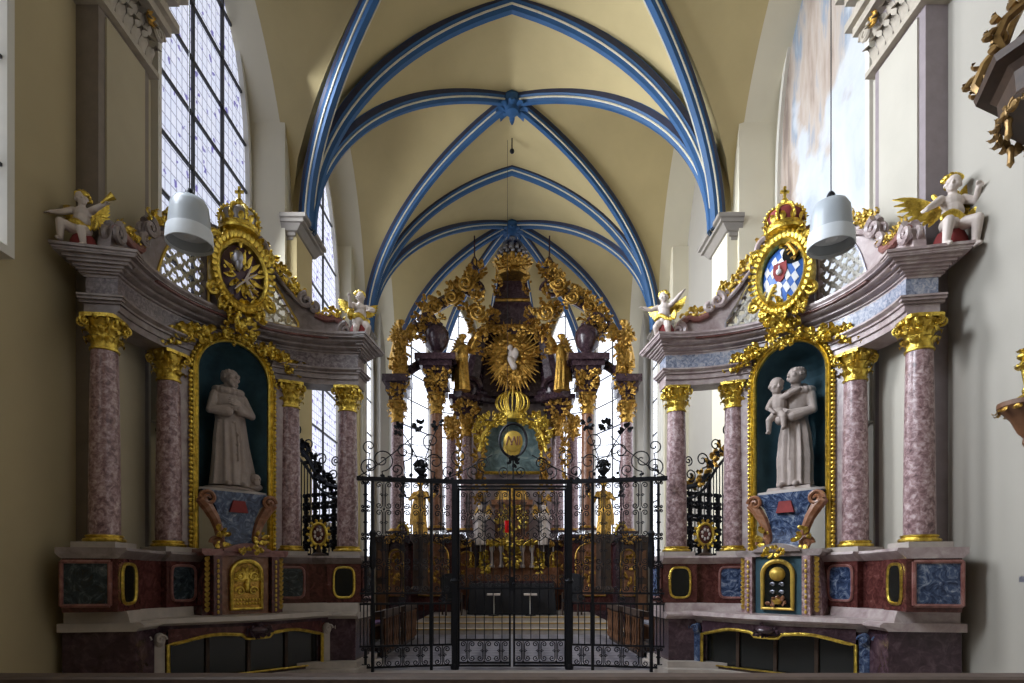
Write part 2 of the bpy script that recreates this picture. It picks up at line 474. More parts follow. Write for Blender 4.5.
# ---- windows: local x along the wall, y up, z into the room
WN = [0]
def window(org, xdir, halfw, spring, apex, sill, mat, bars_x, bars_y, cat=None, frame=M['white'], bar=M['ironlt'], barw=.035):
    WN[0] += 1
    X = Vector(xdir).normalized(); Y = Vector((0,0,1)); Z = X.cross(Y)
    mw = Matrix(((X.x,Y.x,Z.x,org[0]),(X.y,Y.y,Z.y,org[1]),(X.z,Y.z,Z.z,org[2]),(0,0,0,1)))
    rise = apex-spring
    def arch(hw, extra=0, n=24):
        o = []
        for k in range(n+1):
            t = -1+2*k/n; t = math.sin(t*PI/2); o.append((hw*t, spring+(rise+extra)*prof(t)))
        return o
    a = arch(halfw)
    o = bpy.data.objects.new('window_%d' % WN[0], None); COL.objects.link(o); o.matrix_world = mw; o['kind'] = 'structure'
    def child(name, m, mat, **k):
        c = bpy.data.objects.new(name, m.mesh(name, **k)); c.data.materials.append(mat); COL.objects.link(c); c.parent = o; return c
    out = [(-halfw, sill)]+a+[(halfw, sill)]
    m = MB(); m.prism(out, lambda x, y: (x,y,.03), lambda x, y: (x,y,.06)); child('pane', m, mat, smooth=False)
    m = MB()
    R = []
    for (x, y) in out:
        k = 1+.10/halfw
        yo = y+.1 if y > sill else y-.1
        R.append([(x,y,.0),(x,y,.16),(x*k,yo,.16),(x*k,yo,0)])
    m.sweep(R, True); child('window_frame', m, frame, angle=30)
    m = MB()
    for x in bars_x:
        t = abs(x)/halfw; m.bx(x-barw/2, x+barw/2, sill, spring+rise*prof(t)-.02, .05, .11)
    for y in bars_y:
        if y > spring:
            lo, hi = 0., 1.
            for _ in range(20):
                md = (lo+hi)/2
                if spring+rise*prof(md) > y: lo = md
                else: hi = md
            hw = halfw*lo
        else: hw = halfw
        m.bx(-hw, hw, y-barw/2, y+barw/2, .055, .105)
    child('glazing_bar', m, bar, smooth=False)
    return o
G_bay = glass('leaded glass with violet flowers', GL0, (.80,.84,1.0))
G_choir = glass('pale leaded choir glass', GL1, (.84,.87,1.0))
G_apse = glass('bright clear apse glass', GL2, (.90,.93,1.0), False)
G_nave = glass('bright nave glass', GL3, (.92,.95,1.0), False)
ys = [3.0+.98*k for k in range(12)]
window((-XN,11.25,0), (0,1,0), 1.62, 9.9, 14.0, 4.2, G_bay, (-.54,.54), ys, barw=.05)
window((-XC,16.2,0), (0,1,0), 1.98, 9.6, 13.6, 3.2, G_choir, (-.66,.66), [3.2+1.25*k for k in range(10)])
for s in (-1, 1):
    window((s*XC,21.1,0), (0,-s,0), 1.5, 9.6, 13.4, 2.4, G_apse, (-.5,.5), [3.2+1.25*k for k in range(10)])
for (a, b, d, nrm, off) in FAC:
    L = (b-a).length; c = (a+b)/2+off
    x = d if d.cross(Vector((0,0,1))).dot(nrm) < 0 else -d
    window((c.x,c.y,0), x, L/2-.16, 9.5, 13.6, 2.6, G_apse, (0,), [3.4+1.1*k for k in range(10)])
# nave windows nearer than the picture, daylight for the room
NW = [window((-XN,y,0), (0,1,0), 1.5, 9.3, 13.2, 5.3, G_nave, (-.5,.5), [6.2+1.2*k for k in range(7)]) for y in (5.18,0.2)]
NW2 = [window((XN,y,0), (0,-1,0), 1.5, 9.3, 13.2, 4.2, G_nave, (-.5,.5), [4.2+1.2*k for k in range(8)]) for y in (0.2,)]
# ---- pilasters with capitals and the rib corbels
def scroll_flower(m, c, s):
    for k in range(8): a = k*PI/4; m.leaf(c, (-s*.25,math.cos(a),math.sin(a)), (-s,0,0), .14, .08, .4)
def pilaster(s, name):
    o = bpy.data.objects.new(name, None); COL.objects.link(o); o['kind'] = 'structure'; o['_o'] = (0,0,0)
    X0, X1 = s*XN, s*5.48
    m = MB(); m.bx(X0, X1, 7.95, 9.05, 0, 11.0); m.build('pilaster_shaft', M['pilshade_edge'] if s < 0 else M['piledge'], o, smooth=False)  # dark shaft colour stands in for shadow on its near side
    m = MB(); m.bx(X1, s*5.455, 8.08, 8.92, 2.0, 9.15); m.build('pilaster_panel', M['pilshade'] if s < 0 else M['pil'], o, smooth=False)
    m = MB(); m.bx(X0, s*5.6, 9.05, 9.3, 0, 9.3); m.build('pilaster_backing', M['pilshade'] if s < 0 else M['pil'], o, smooth=False)
    # capital: astragal, bell with leaves, volutes, architrave mouldings
    m = MB(); c = Vector((s*5.6, 8.5, 0))
    for z0, z1, e in ((9.2,9.28,.10),(9.95,10.08,.22),(10.08,10.2,.3),(10.2,10.5,.12),(10.5,10.62,.3),(10.62,10.75,.4)):
        m.bx(X0, s*(5.48-e), 7.95-e, 9.05+e, z0, z1)
    m.build('capital_mouldings', M['capstone'], o, smooth=False)
    rng = random.Random(4); m = MB()
    for row, (z, L) in enumerate(((9.28,.42),(9.5,.48))):
        for k in range(7):
            y = 7.98+.17*k+(.08 if row else 0)
            if y < 9.08: m.leaf((s*5.44,y,z), (-s*.15,0,1), (-s,0,0), L, .17, .75)
        for k in range(3):
            m.leaf((s*(5.52+.1*k),7.93,z), (0,-.15,1), (0,-1,0), L, .15, .75)
    for y in (7.9, 9.1):
        pts = [(s*5.36+0, y+.14*(1-k/22)*math.cos(k*.6), 9.86+.14*(1-k/22)*math.sin(k*.6)) for k in range(20)]
        m.tube(pts, .035, 6)
    for k in range(7): m.ell((s*5.3, 7.8+.23*k, 10.35), (.04,.07,.07), 8, 6)
    m.build('capital_leaves', M['capstone'], o)
    m = MB()
    for y in (8.2,8.8): scroll_flower(m, (s*5.33,y,9.8), s)
    m.build('capital_flower', M['golddk'], o)
    return o
pilaster(-1, 'trim_1'); pilaster(1, 'trim_2')
def corbel(s, y, x, zt, w, name, mat):
    m = MB()
    prf = [(.10,zt-1.05),(.14,zt-1.0),(.14,zt-.92),(.08,zt-.9),(.1,zt-.5),(.22,zt-.48),(.22,zt-.42),(.28,zt-.40),(.28,zt-.33),(.34,zt-.31),(.44,zt-.18),(.50,zt-.17),(.50,zt-.1),(.56,zt-.08),(.56,zt)]
    rings = []
    for e, z in prf:
        rings.append([(s*x,y-w-e*.6,z),(s*(x-e),y-w-e*.6,z),(s*(x-e),y+w+e*.6,z),(s*x,y+w+e*.6,z)])
    m.sweep(rings); o = m.build(name, mat, smooth=False); return struct(o)
for i, s in enumerate((-1,1)):
    corbel(s, 13.62, 5.0, 9.46, .40, 'trim_%d' % (3+i), M['corbel'])
    corbel(s, 18.9, 4.95, 9.44, .3, 'trim_%d' % (5+i), M['corbel'])
# ---- faded fresco in the blind arch of the right wall
def fresco_mat():
    m, nt, b = nodes('faded fresco'); co = coords(nt)
    n = N(nt, 'ShaderNodeTexNoise', Scale=.6, Detail=8., Roughness=.65, Distortion=.6); nt.links.new(co, n.inputs[0])
    r = ramp(nt, [(.3,(.34,.38,.44)),(.45,(.46,.49,.54)),(.6,(.52,.54,.56)),(.75,(.46,.46,.47))]); nt.links.new(n.outputs['Fac'], r.inputs[0])
    mp = N(nt, 'ShaderNodeMapping'); mp.inputs['Scale'].default_value = (1,1.7,.35); nt.links.new(co, mp.inputs[0])
    n2 = N(nt, 'ShaderNodeTexNoise', Scale=1.1, Detail=7., Roughness=.6); nt.links.new(mp.outputs[0], n2.inputs[0])
    r2 = ramp(nt, [(.35,(.22,.17,.14)),(.45,(.38,.31,.26)),(.53,(.44,.38,.33)),(.6,(.24,.29,.36)),(.7,(.44,.48,.52))]); nt.links.new(n2.outputs['Fac'], r2.inputs[0])
    sp = nt.nodes.new('ShaderNodeSeparateXYZ'); nt.links.new(co, sp.inputs[0])
    n3 = N(nt, 'ShaderNodeTexNoise', Scale=1.3, Detail=5.); nt.links.new(co, n3.inputs[0])
    def ma(op, x, y):
        q = N(nt, 'ShaderNodeMath', operation=op)
        for i, z in enumerate((x, y)):
            if isinstance(z, (int, float)): q.inputs[i].default_value = z
            else: nt.links.new(z, q.inputs[i])
        return q.outputs[0]
    hz = ma('MULTIPLY', ma('SUBTRACT', sp.outputs['Z'], 8.4), .42)            # brown work on the far edge and across the top
    f = ma('MAXIMUM', ma('SUBTRACT', sp.outputs['Y'], .35), ma('SUBTRACT', hz, ma('MULTIPLY', ma('ABSOLUTE', sp.outputs['Y'], 0), .5)))
    f = ma('ADD', f, ma('MULTIPLY', ma('SUBTRACT', n3.outputs['Fac'], .5), 1.8))
    fr_ = ramp(nt, [(.35,(0,0,0)),(.62,(1,1,1))]); nt.links.new(f, fr_.inputs[0])
    mx = N(nt, 'ShaderNodeMixRGB'); nt.links.new(fr_.outputs[0], mx.inputs[0]); nt.links.new(r.outputs[0], mx.inputs[1]); nt.links.new(r2.outputs[0], mx.inputs[2])
    nt.links.new(mx.outputs[0], b.inputs['Base Color']); b.inputs['Roughness'].default_value = .9
    return m
fr = thing('fresco', 'faded fresco of painted columns and sky in the blind arch above the right altar', 'fresco', (XN,11.25,0), world=True)
def arch2(hw, sp, ap, sill, n=24):
    return [(-hw, sill)]+[(hw*math.sin((-1+2*k/n)*PI/2), sp+(ap-sp)*prof(math.sin((-1+2*k/n)*PI/2))) for k in range(n+1)]+[(hw, sill)]
m = MB(); m.prism(arch2(1.6,9.9,14.0,4.2), lambda a, z: (XN,11.25+a,z), lambda a, z: (XN-.03,11.25+a,z)); m.build('painted_field', fresco_mat(), fr, smooth=False)
R = []
for (x, y) in arch2(1.6,9.9,14.0,4.2):
    k = 1.07; yo = y+.12 if y > 4.3 else y-.1
    R.append([(XN,11.25+x,y),(XN-.1,11.25+x,y),(XN-.1,11.25+x*k,yo),(XN,11.25+x*k,yo)])
m = MB(); m.sweep(R, True); m.build('moulded_frame', M['white'], fr, angle=30)
# ================================================================ SIDE ALTARS
CX, CY, RR = -2.7, 7.95, 2.55
ER = (math.cos(rad(138)), math.sin(rad(138))); ET = (math.sin(rad(138)), -math.cos(rad(138)))
class Frame:
    def __init__(s, sg): s.s = sg
    def P(s, th, r, z): return Vector((-s.s*(CX+r*math.cos(rad(th))), CY+r*math.sin(rad(th)), z))
    def T(s, u, v, z): return Vector((-s.s*(CX+v*ER[0]+u*ET[0]), CY+v*ER[1]+u*ET[1], z))
    def er(s, th=138): return Vector((-s.s*math.cos(rad(th)), math.sin(rad(th)), 0))
    def et(s, th=138): return Vector((-s.s*math.sin(rad(th)), -math.cos(rad(th)), 0))
    # s.s = -1 for the left altar (x negative), +1 for the right one
def spiral(c, U, V, r0, turns, n=28, a0=0., sgn=1, shrink=.12):
    c = Vector(c); o = []
    for k in range(n+1):
        t = k/n; a = a0+sgn*turns*2*PI*t; r = r0*(1-(1-shrink)*t)
        o.append(c+U*(r*math.cos(a))+V*(r*math.sin(a)))
    return o
Zv = Vector((0,0,1))
def scroll_leaf_clump(m, c, U, V, W, ru, rv, n, rng, L=.16, wd=.09, lift=.06, radial=True):
    # a spray of curled leaves over an ellipse, all standing off the surface
    for k in range(n):
        a = rng.random()*2*PI; q = math.sqrt(rng.random())
        p = Vector(c)+U*(ru*q*math.cos(a))+V*(rv*q*math.sin(a))+W*(lift*rng.random())
        if radial: d = U*math.cos(a)*ru+V*math.sin(a)*rv
        else: d = U*rng.uniform(-1,1)+V*rng.uniform(-1,1)
        d = d.normalized()+W*.35+U*rng.uniform(-.5,.5)+V*rng.uniform(-.5,.5)
        m.leaf(p, d, W, L*rng.uniform(.6,1.25), wd*rng.uniform(.7,1.2), rng.uniform(.4,1.0), 6, .35)
def capital_mesh(r, h, seed=1):
    rng = random.Random(seed); m = MB()
    m.lathe([(r*.98,0),(r*1.1,.02*h),(r*1.1,.07*h),(r*.98,.1*h),(r*.95,.5*h),(r*1.15,.78*h),(r*1.3,.88*h)], n=16)
    for row, (z, L, n, ph) in enumerate(((.08*h,.5*h,8,0),(.3*h,.58*h,8,PI/8))):
        for k in range(n):
            a = 2*PI*k/n+ph; d = Vector((math.cos(a), math.sin(a), 0))
            m.leaf(d*r*.95+Zv*z, Zv+d*.12, d, L, r*.78, .72, 7, .3)
    for k in range(4):
        a = PI/4+k*PI/2; d = Vector((math.cos(a), math.sin(a), 0)); w = Vector((-d.y, d.x, 0))
        c = d*r*1.5+Zv*.76*h
        for s in (-1, 1):
            m.tube([p+w*s*.05 for p in spiral(c, d, Zv, r*.36, 1.4, 20, PI*.5, -1)], [r*.13*(1-.5*i/20) for i in range(21)], 6)
        m.tube([d*r*.9+Zv*.45*h, d*r*1.15+Zv*.68*h, c+Zv*r*.34], [r*.1,r*.13,r*.12], 6)
        b = d.copy(); a2 = k*PI/2; e = Vector((math.cos(a2), math.sin(a2), 0))
        m.ell(e*r*1.32+Zv*.9*h, (r*.26, r*.26, r*.24), 8, 6)
    out = []
    for k in range(32):   # concave abacus
        a = 2*PI*k/32; q = abs(((a/(PI/2)) % 1)-.5)*2
        out.append((math.cos(a)*r*(1.38+.42*(1-q)**1.6), math.sin(a)*r*(1.38+.42*(1-q)**1.6)))
    m.prism(out, lambda x, y: (x, y, .89*h), lambda x, y: (x, y, 1.0*h))
    return m.mesh('capital')
def column(parent, base, r, h, capme, caph, rz, mshaft, mgold, mplinth, cache):
    # base: local position of the plinth bottom; column > capital, base_ring, plinth
    if 'shaft' not in cache:
        m = MB(); n = 9; hb = .17; hs = h-hb-caph
        m.lathe([(r*(1-.15*(k/n)**1.7), hb+hs*k/n) for k in range(n+1)], n=24); cache['shaft'] = m.mesh('column')
        m = MB(); m.lathe([(r*1.12,.075),(r*1.32,.085),(r*1.36,.105),(r*1.3,.122),(r*1.15,.128),(r*1.12,.14),(r*1.2,.15),(r*1.2,.165),(r*1.02,.175)], n=24); cache['ring'] = m.mesh('base_ring')
        m = MB(); m.box((0,0,.0375),(r*2.9,r*2.9,.075)); cache['plinth'] = m.mesh('plinth', False)
    c = put('column', cache['shaft'], mshaft, parent, base, rz)
    put('base_ring', cache['ring'], mgold, c)
    put('plinth', cache['plinth'], mplinth, c)
    put('capital', capme, mgold, c, (0,0,h-caph))
    return c
CAP = capital_mesh(.155, .43); CCACHE = {}
def side_altar(sg, label):
    F = Frame(sg); P, T, er, et = F.P, F.T, F.er, F.et
    rng = random.Random(11+sg)
    org = T(0, 2.2, 0)
    A = thing('side_altar', label, 'altar', org, world=True)
    left = sg < 0
    def arc(m, prf, th0, th1, n=None):
        n = n or max(4, int(abs(th1-th0)/3))
        m.sweep([[P(lerp(th0,th1,k/n), r, z) for r, z in prf] for k in range(n+1)])
    # ---- foot step and lower stage
    m = MB(); arc(m, [(1.75,0),(3.15,0),(3.15,.12),(1.75,.12)], 190, 84); arc(m, [(1.95,.12),(3.1,.12),(3.1,.22),(1.95,.22)], 189, 86)
    m.build('foot_step', M['stone'], A)
    m = MB()
    for t0, t1 in ((188,156),(120,88)): arc(m, [(2.12,.22),(2.98,.22),(2.98,.93),(2.12,.93)], t0, t1)
    arc(m, [(2.35,.22),(2.98,.22),(2.98,.93),(2.35,.93)], 157, 119)
    m.build('lower_stage', M['purple'], A)
    m = MB()
    for t0, t1 in ((189.5,154.5),(121.5,86.5)):
        arc(m, [(2.10,.92),(3.0,.92),(3.0,1.03),(2.04,1.03),(2.0,1.0),(2.0,.97),(2.06,.96)], t0, t1)
        arc(m, [(2.18,1.03),(2.95,1.03),(2.95,1.18),(2.22,1.18),(2.2,1.12)], t0-1, t1+1)
    arc(m, [(2.3,.92),(2.95,.92),(2.95,1.18),(2.3,1.18)], 156, 120)
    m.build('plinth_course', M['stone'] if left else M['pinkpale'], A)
    # ---- pedestals under the columns
    ths = (186.5, 159.3, 115.5, 93.8)
    for i, th in enumerate(ths):
        hw = 7.2; q0, q1 = th-hw, th+hw
        m = MB(); arc(m, [(2.24,1.18),(2.84,1.18),(2.84,1.86),(2.24,1.86)], q0, q1); pd = m.build('pedestal', M['red'], A)
        # framed panel in the curved inner face
        def patch(a0, a1, z0, z1, r, bulge, mat, name, par, rnd=0., rimmat=None):
            mm = MB(); k = 14; pts = []
            ca, cz = (a0+a1)/2, (z0+z1)/2; ha, hz = abs(a1-a0)/2, (z1-z0)/2
            out = []
            for j in range(28):
                a = 2*PI*j/28; e = .35+.65*rnd
                x = math.copysign(abs(math.cos(a))**e, math.cos(a)); y = math.copysign(abs(math.sin(a))**e, math.sin(a))
                out.append((ca+ha*x, cz+hz*y))
            mm.prism(out, lambda a, z: P(a, r+.03, z), lambda a, z: P(a, r-bulge, z)); o = mm.build(name, mat, par, smooth=False)
            if rimmat:
                mm = MB(); mm.tube([P(a, r-bulge, z) for a, z in out], .022, 6, closed=True); mm.build('panel_rim', rimmat, par)
            return o
        if i in (0, 3): patch(th-4.4, th+4.4, 1.27, 1.78, 2.24, .012, M['black'], 'panel', pd, .3, M['gold'])
        else: patch(th-5.2, th+5.2, 1.27, 1.78, 2.24, .012, M['bluedk'] if left else M['blue'], 'panel', pd, .05, M['rose'])
        if i in (0, 3):   # panel in the free end face
            the = q1 if i == 0 else q0; sgnd = 1 if i == 0 else -1
            mm = MB(); o = [(2.32,1.26),(2.84,1.26),(2.84,1.8),(2.32,1.8)]
            mm.prism(o, lambda r, z: P(the-.3*sgnd, r, z), lambda r, z: P(the+.35*sgnd, r, z)); mm.build('panel', M['bluedk'] if left else M['blue'], pd, smooth=False)
            mm = MB()
            for k in range(4):
                a, b = o[k], o[(k+1)%4]; mm.tube([P(the+.4*sgnd, *a), P(the+.4*sgnd, *b)], .026, 6)
            mm.build('panel_rim', M['rose'], pd)
    m = MB()
    for t0, t1 in ((180,166),(109,100.5)): arc(m, [(2.34,1.18),(2.86,1.18),(2.86,1.86),(2.34,1.86)], t0, t1, 6)
    arc(m, [(2.42,1.18),(2.86,1.18),(2.86,1.86),(2.42,1.86)], 154, 122)
    m.build('dado', M['red'], A)
    m = MB()
    CAPP = [(2.24,1.84),(2.84,1.84),(2.90,1.90),(2.90,1.975),(2.14,1.975),(2.13,1.94),(2.17,1.90)]
    for th in ths: arc(m, CAPP, th+8, th-8, 8)
    CAP2 = [(r+.09 if r < 2.5 else r-.06, z) for r, z in CAPP]
    for t0, t1 in ((179,167),(108,101)): arc(m, CAP2, t0, t1, 6)
    arc(m, [(2.36,1.84),(2.9,1.84),(2.9,1.975),(2.3,1.975)], 153, 123)
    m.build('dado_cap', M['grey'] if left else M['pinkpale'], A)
    # ---- columns
    for th in ths:
        p = P(th, 2.52 if th > 90 else 2.5, 1.975)-org
        column(A, p, .178, 2.93, CAP, .43, rad(th)*(1 if left else -1), M['pink'], M['gold'], M['stone'], CCACHE)
    # ---- entablature: architrave + frieze in two wings, one cornice
    for t0, t1 in ((187.6,153),(123,88.4)):
        m = MB(); arc(m, [(2.35,4.905),(2.72,4.905),(2.74,4.99),(2.74,5.1),(2.78,5.17),(2.24,5.17),(2.24,5.145),(2.29,5.11),(2.29,5.085),(2.32,5.08),(2.32,5.0),(2.35,4.995)], t0, t1)
        for z0, z1, r0, e in ((5.08,5.11,2.29,.03),(5.11,5.145,2.26,.07),(5.145,5.17,2.24,.09)):
            q = [(r0,z0),(2.78,z0),(2.78,z1),(r0,z1)]; da = math.degrees(e/2.5); th = t0 if t0 > 150 else t1
            arc(m, q, th-.3 if th > 150 else th+.3, th+da if th > 150 else th-da, 3)
        m.build('architrave', M['grey'] if left else M['pinkpale'], A)
    for t0, t1 in ((187.5,153),(123,88.5)):
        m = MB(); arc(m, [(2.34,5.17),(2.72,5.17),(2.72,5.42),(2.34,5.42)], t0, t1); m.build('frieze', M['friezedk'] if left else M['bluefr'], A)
    m = MB()
    arc(m, [(2.34,5.41),(2.74,5.41),(2.80,5.46),(2.84,5.55),(2.96,5.60),(3.0,5.66),(3.0,5.70),(2.03,5.70),(2.03,5.665),(2.06,5.635),(2.06,5.62),(2.13,5.615),(2.13,5.575),(2.17,5.545),(2.23,5.54),(2.23,5.505),(2.27,5.48),(2.31,5.475),(2.31,5.45),(2.34,5.44)], 187.4, 88.2, 40)
    for z0, z1, r0, r1, e in ((5.41,5.45,2.34,2.74,0.0),(5.45,5.475,2.31,2.78,.03),(5.475,5.505,2.27,2.80,.06),(5.505,5.54,2.23,2.82,.09),(5.54,5.575,2.17,2.86,.13),(5.575,5.615,2.13,2.90,.16),(5.615,5.635,2.06,2.97,.21),(5.635,5.665,2.045,2.98,.22),(5.665,5.70,2.03,3.0,.24)):
        q = [(r0,z0),(r1,z0),(r1,z1),(r0,z1)]; da = math.degrees(e/2.5)
        arc(m, q, 187.0, 187.4+da+.3, 3); arc(m, q, 88.6, 88.2-da, 3)
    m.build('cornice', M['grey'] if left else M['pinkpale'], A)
    m = MB(); arc(m, [(2.3,5.72),(2.75,5.72),(2.75,5.79),(2.3,5.79)], 186, 90, 40); arc(m, [(2.08,5.60),(2.13,5.60),(2.13,5.635),(2.08,5.635)], 176, 100, 30)
    m.build('cornice_band', M['rose'], A)
    # ---- niche with spandrel and gilt frame
    hw, zs, zb = .545, 4.76, 2.0
    def archpts(h, extra=0, n=20):
        return [(-h, zb)]+[(-h*math.cos(PI*k/n), zs+h*math.sin(PI*k/n)) for k in range(n+1)]+[(h, zb)]
    vf = 2.28
    m = MB(); a = archpts(hw); outr = []
    W2, ZT = .86, 5.42
    for x, z in a:
        if z <= zs: outr.append((math.copysign(W2, x), z))
        else:
            k = min(W2/abs(x) if abs(x) > 1e-6 else 99, (ZT-zs)/(z-zs) if z > zs else 99); outr.append((x*k, zs+(z-zs)*k))
    m.strip([T(x, vf, z) for x, z in a], [T(x, vf, z) for x, z in outr])
    m.strip([T(x, vf, z) for x, z in outr], [T(x, vf+.3, z) for x, z in outr])
    m.build('spandrel', M['pinkpale'], A, angle=20)
    m = MB(); rings = []
    nA = 14
    def cup(z, rr): return [T(-rr*math.cos(PI*k/nA), vf+.62*rr/hw*math.sin(PI*k/nA), z) for k in range(nA+1)]
    levels = [(2.94,hw)]+[(lerp(2.94,zs,k/4),hw) for k in range(1,5)]+[(zs+hw*math.sin(PI/2*k/8), hw*math.cos(PI/2*k/8)) for k in range(1,8)]+[(zs+hw,.01)]
    Ls = [cup(z, r) for z, r in levels]
    for q0, q1 in zip(Ls, Ls[1:]): m.strip(q0, q1)
    Lo = [[p+er()*.06 for p in q] for q in Ls]
    m.build('niche', M['teal'], A)
    m = MB(); o = [(-hw,vf-.02)]+[(-hw*math.cos(PI*k/nA), vf+.62*math.sin(PI*k/nA)) for k in range(nA+1)]+[(hw,vf-.02)]
    m.prism(o[1:-1], lambda u, v: T(u, v, 2.94), lambda u, v: T(u, v, 2.88))
    o2 = [(-.53,vf)]+[(-.53*math.cos(PI*k/10), vf-.12*math.sin(PI*k/10)) for k in range(11)]+[(.53,vf)]
    m.prism(o2, lambda u, v: T(u, v, 2.985), lambda u, v: T(u, v, 2.93))
    m.prism([(-.5,vf),(.5,vf),(.5,vf+.4),(-.5,vf+.4)], lambda u, v: T(u, v, 2.985), lambda u, v: T(u, v, 2.93))
    m.build('niche_shelf', M['stone'], A)
    m = MB(); a = archpts(hw+.04, n=28); R = []
    for i, (x, z) in enumerate(a):
        if z <= zs: dx, dz = math.copysign(1, x), 0
        else: dx, dz = x/(hw+.04), (z-zs)/(hw+.04)
        R.append([T(x+dx*e, vf-d, z+dz*e) for e, d in ((-.045,0),(-.045,.05),(-.02,.07),(.005,.055),(.02,.08),(.04,.065),(.04,0))])
    m.sweep(R); fr = m.build('niche_frame', M['gold'], A, angle=50)
    m = MB(); pts = []
    for k in range(40): pts.append((-hw-.105, lerp(2.02,zs,k/40))); pts.append((hw+.105, lerp(2.02,zs,k/40)))
    for k in range(30): pts.append(((hw+.105)*math.cos(PI*(k+.5)/30), zs+(hw+.105)*math.sin(PI*(k+.5)/30)))
    for x, z in pts: m.ell(T(x, vf-.04, z), (.033,.033,.036), 8, 6)
    m.build('beading', M['gold'], fr)
    # gold garlands either side of the arch
    for s in (-1, 1):
        m = MB()
        for k in range(9):
            t = k/8; c = T(s*(.42+.62*t), vf-.08-.02*t, 5.3-.10*t-.12*t*t)
            scroll_leaf_clump(m, c, et(), Zv, -er(), .08, .07*(1-.3*t), 9, rng, .15, .085)
            m.ell(c, (.05,.05,.05), 8, 6)
        m.build('garland', M['gold'], A)
    # ---- bracket under the niche
    m = MB()
    m.sweep([[T(-w, vf, z), T(-w, vf-d, z), T(w, vf-d, z), T(w, vf, z)] for z, w, d in ((2.0,.30,.22),(2.25,.27,.16),(2.5,.27,.14),(2.7,.34,.16),(2.88,.5,.2),(2.93,.56,.2))])
    br = m.build('bracket', M['blue'], A, angle=30)
    for s in (-1, 1):
        m = MB(); path = [(.50,2.86,.06),(.54,2.76,.09),(.46,2.68,.09),(.36,2.52,.08),(.30,2.36,.07),(.27,2.2,.07),(.32,2.1,.08)]
        m.tube([T(s*x, vf-.16, z) for x, z, r in path], [r for x, z, r in path], 8, up=tuple(-er()))
        for (x, z, r) in ((.47,2.80,.12),(.33,2.13,.11)):
            m.tube([p-er()*.0 for p in spiral(T(s*x, vf-.22, z), et()*s, Zv, r, 1.5, 26, 0, 1)], .03, 6)
        m.build('volute', M['orange'], br)
        m = MB(); scroll_leaf_clump(m, T(s*.30, vf-.24, 2.2), et(), Zv, -er(), .07, .14, 12, rng, .13, .07); m.build('gilt_leaf', M['gold'], br)
    m = MB(); m.prism([(-.14,2.62),(.14,2.62),(.09,2.8),(-.09,2.8)], lambda u, z: T(u, vf-.1, z), lambda u, z: T(u, vf-.205, z)); m.build('diamond', M['crimson'], br, smooth=False)
    # ---- tabernacle on the altar table
    m = MB(); v0, v1 = 1.86, 2.3
    m.prism([(-.36,1.05),(.36,1.05),(.36,1.93),(-.36,1.93)], lambda u, z: T(u, v0, z), lambda u, z: T(u, v1, z))
    tb = m.build('tabernacle', M['orange'] if left else M['teal'], A, smooth=False)
    m = MB(); m.prism([(-.62,1.93),(.62,1.93),(.66,1.98),(.66,2.03),(-.66,2.03),(-.66,1.98)], lambda u, z: T(u, v0-.06, z), lambda u, z: T(u, v1+.02, z))
    for k in range(12):
        a0, a1 = -.36+.06*k, -.30+.06*k
        f = lambda u: 2.03+.10*math.cos(u/.36*PI/2)
        m.prism([(a0,2.0),(a1,2.0),(a1,f(a1)),(a0,f(a0))], lambda u, z: T(u, v0-.1, z), lambda u, z: T(u, v0+.15, z))
    m.build('tabernacle_cornice', M['rose'] if left else M['grey'], tb, smooth=False)
    for s in (-1, 1):
        m = MB(); m.prism([(s*.38,1.05),(s*.5,1.05),(s*.5,1.93),(s*.38,1.93)], lambda u, z: T(u, v0-.08, z), lambda u, z: T(u, v1, z))
        m.prism([(s*.5,1.05),(s*.62,1.05),(s*.6,1.5),(s*.52,1.93),(s*.5,1.93)], lambda u, z: T(u, v0+.05, z), lambda u, z: T(u, v1, z))
        m.build('tabernacle_pilaster', M['red'] if left else M['pink'], tb, smooth=False)
        m = MB()
        for k in range(11): m.leaf(T(s*.565, v0-.0, 1.1+.074*k), Zv-er()*.3, -er(), .11, .075, .6)
        m.build('tabernacle_drop', M['goldmatte'], tb); m = MB()
        for k in range(11): m.ell(T(s*.44, v0-.09, 1.1+.075*k), (.02,.02,.03), 6, 5)
        m.build('beading', M['goldmatte'], tb)
    dh = [(-.23,1.13)]+[(-.23*math.cos(PI*k/14), 1.66+.2*math.sin(PI*k/14)) for k in range(15)]+[(.23,1.13)]
    m = MB(); m.prism(dh, lambda u, z: T(u, v0, z), lambda u, z: T(u, v0-.03, z)); dr = m.build('door', M['golddk'] if left else M['black'], tb, smooth=False)
    m = MB(); m.tube([T(u, v0-.04, z) for u, z in dh], .035, 8, closed=True); m.build('door_frame', M['gold'] if left else M['goldmatte'], dr)
    m = MB()
    if left:
        for k in range(9):
            a = PI*(k+.5)/9; m.leaf(T(.03*math.cos(a), v0-.04, 1.55+.03*math.sin(a)), et()*math.cos(a)+Zv*math.sin(a), -er(), .22, .06, .3)
        for s in (-1, 1):
            for z in (1.4, 1.62): m.tube(spiral(T(s*.1, v0-.05, z), et()*s, Zv, .075, 1.4, 18), .014, 5)
            m.tube([T(s*.2, v0-.04, z) for z in (1.2,1.24)], .02)
        for k in range(9): m.ell(T(-.19+.0475*k, v0-.04, 1.27), (.02,.02,.02), 6, 5); m.ell(T(-.19+.0475*k, v0-.04, 1.21), (.02,.02,.02), 6, 5)
        m.ell(T(0, v0-.05, 1.48), (.05,.05,.11), 10, 8)
        m.build('relief', M['gold'], dr)
    else:
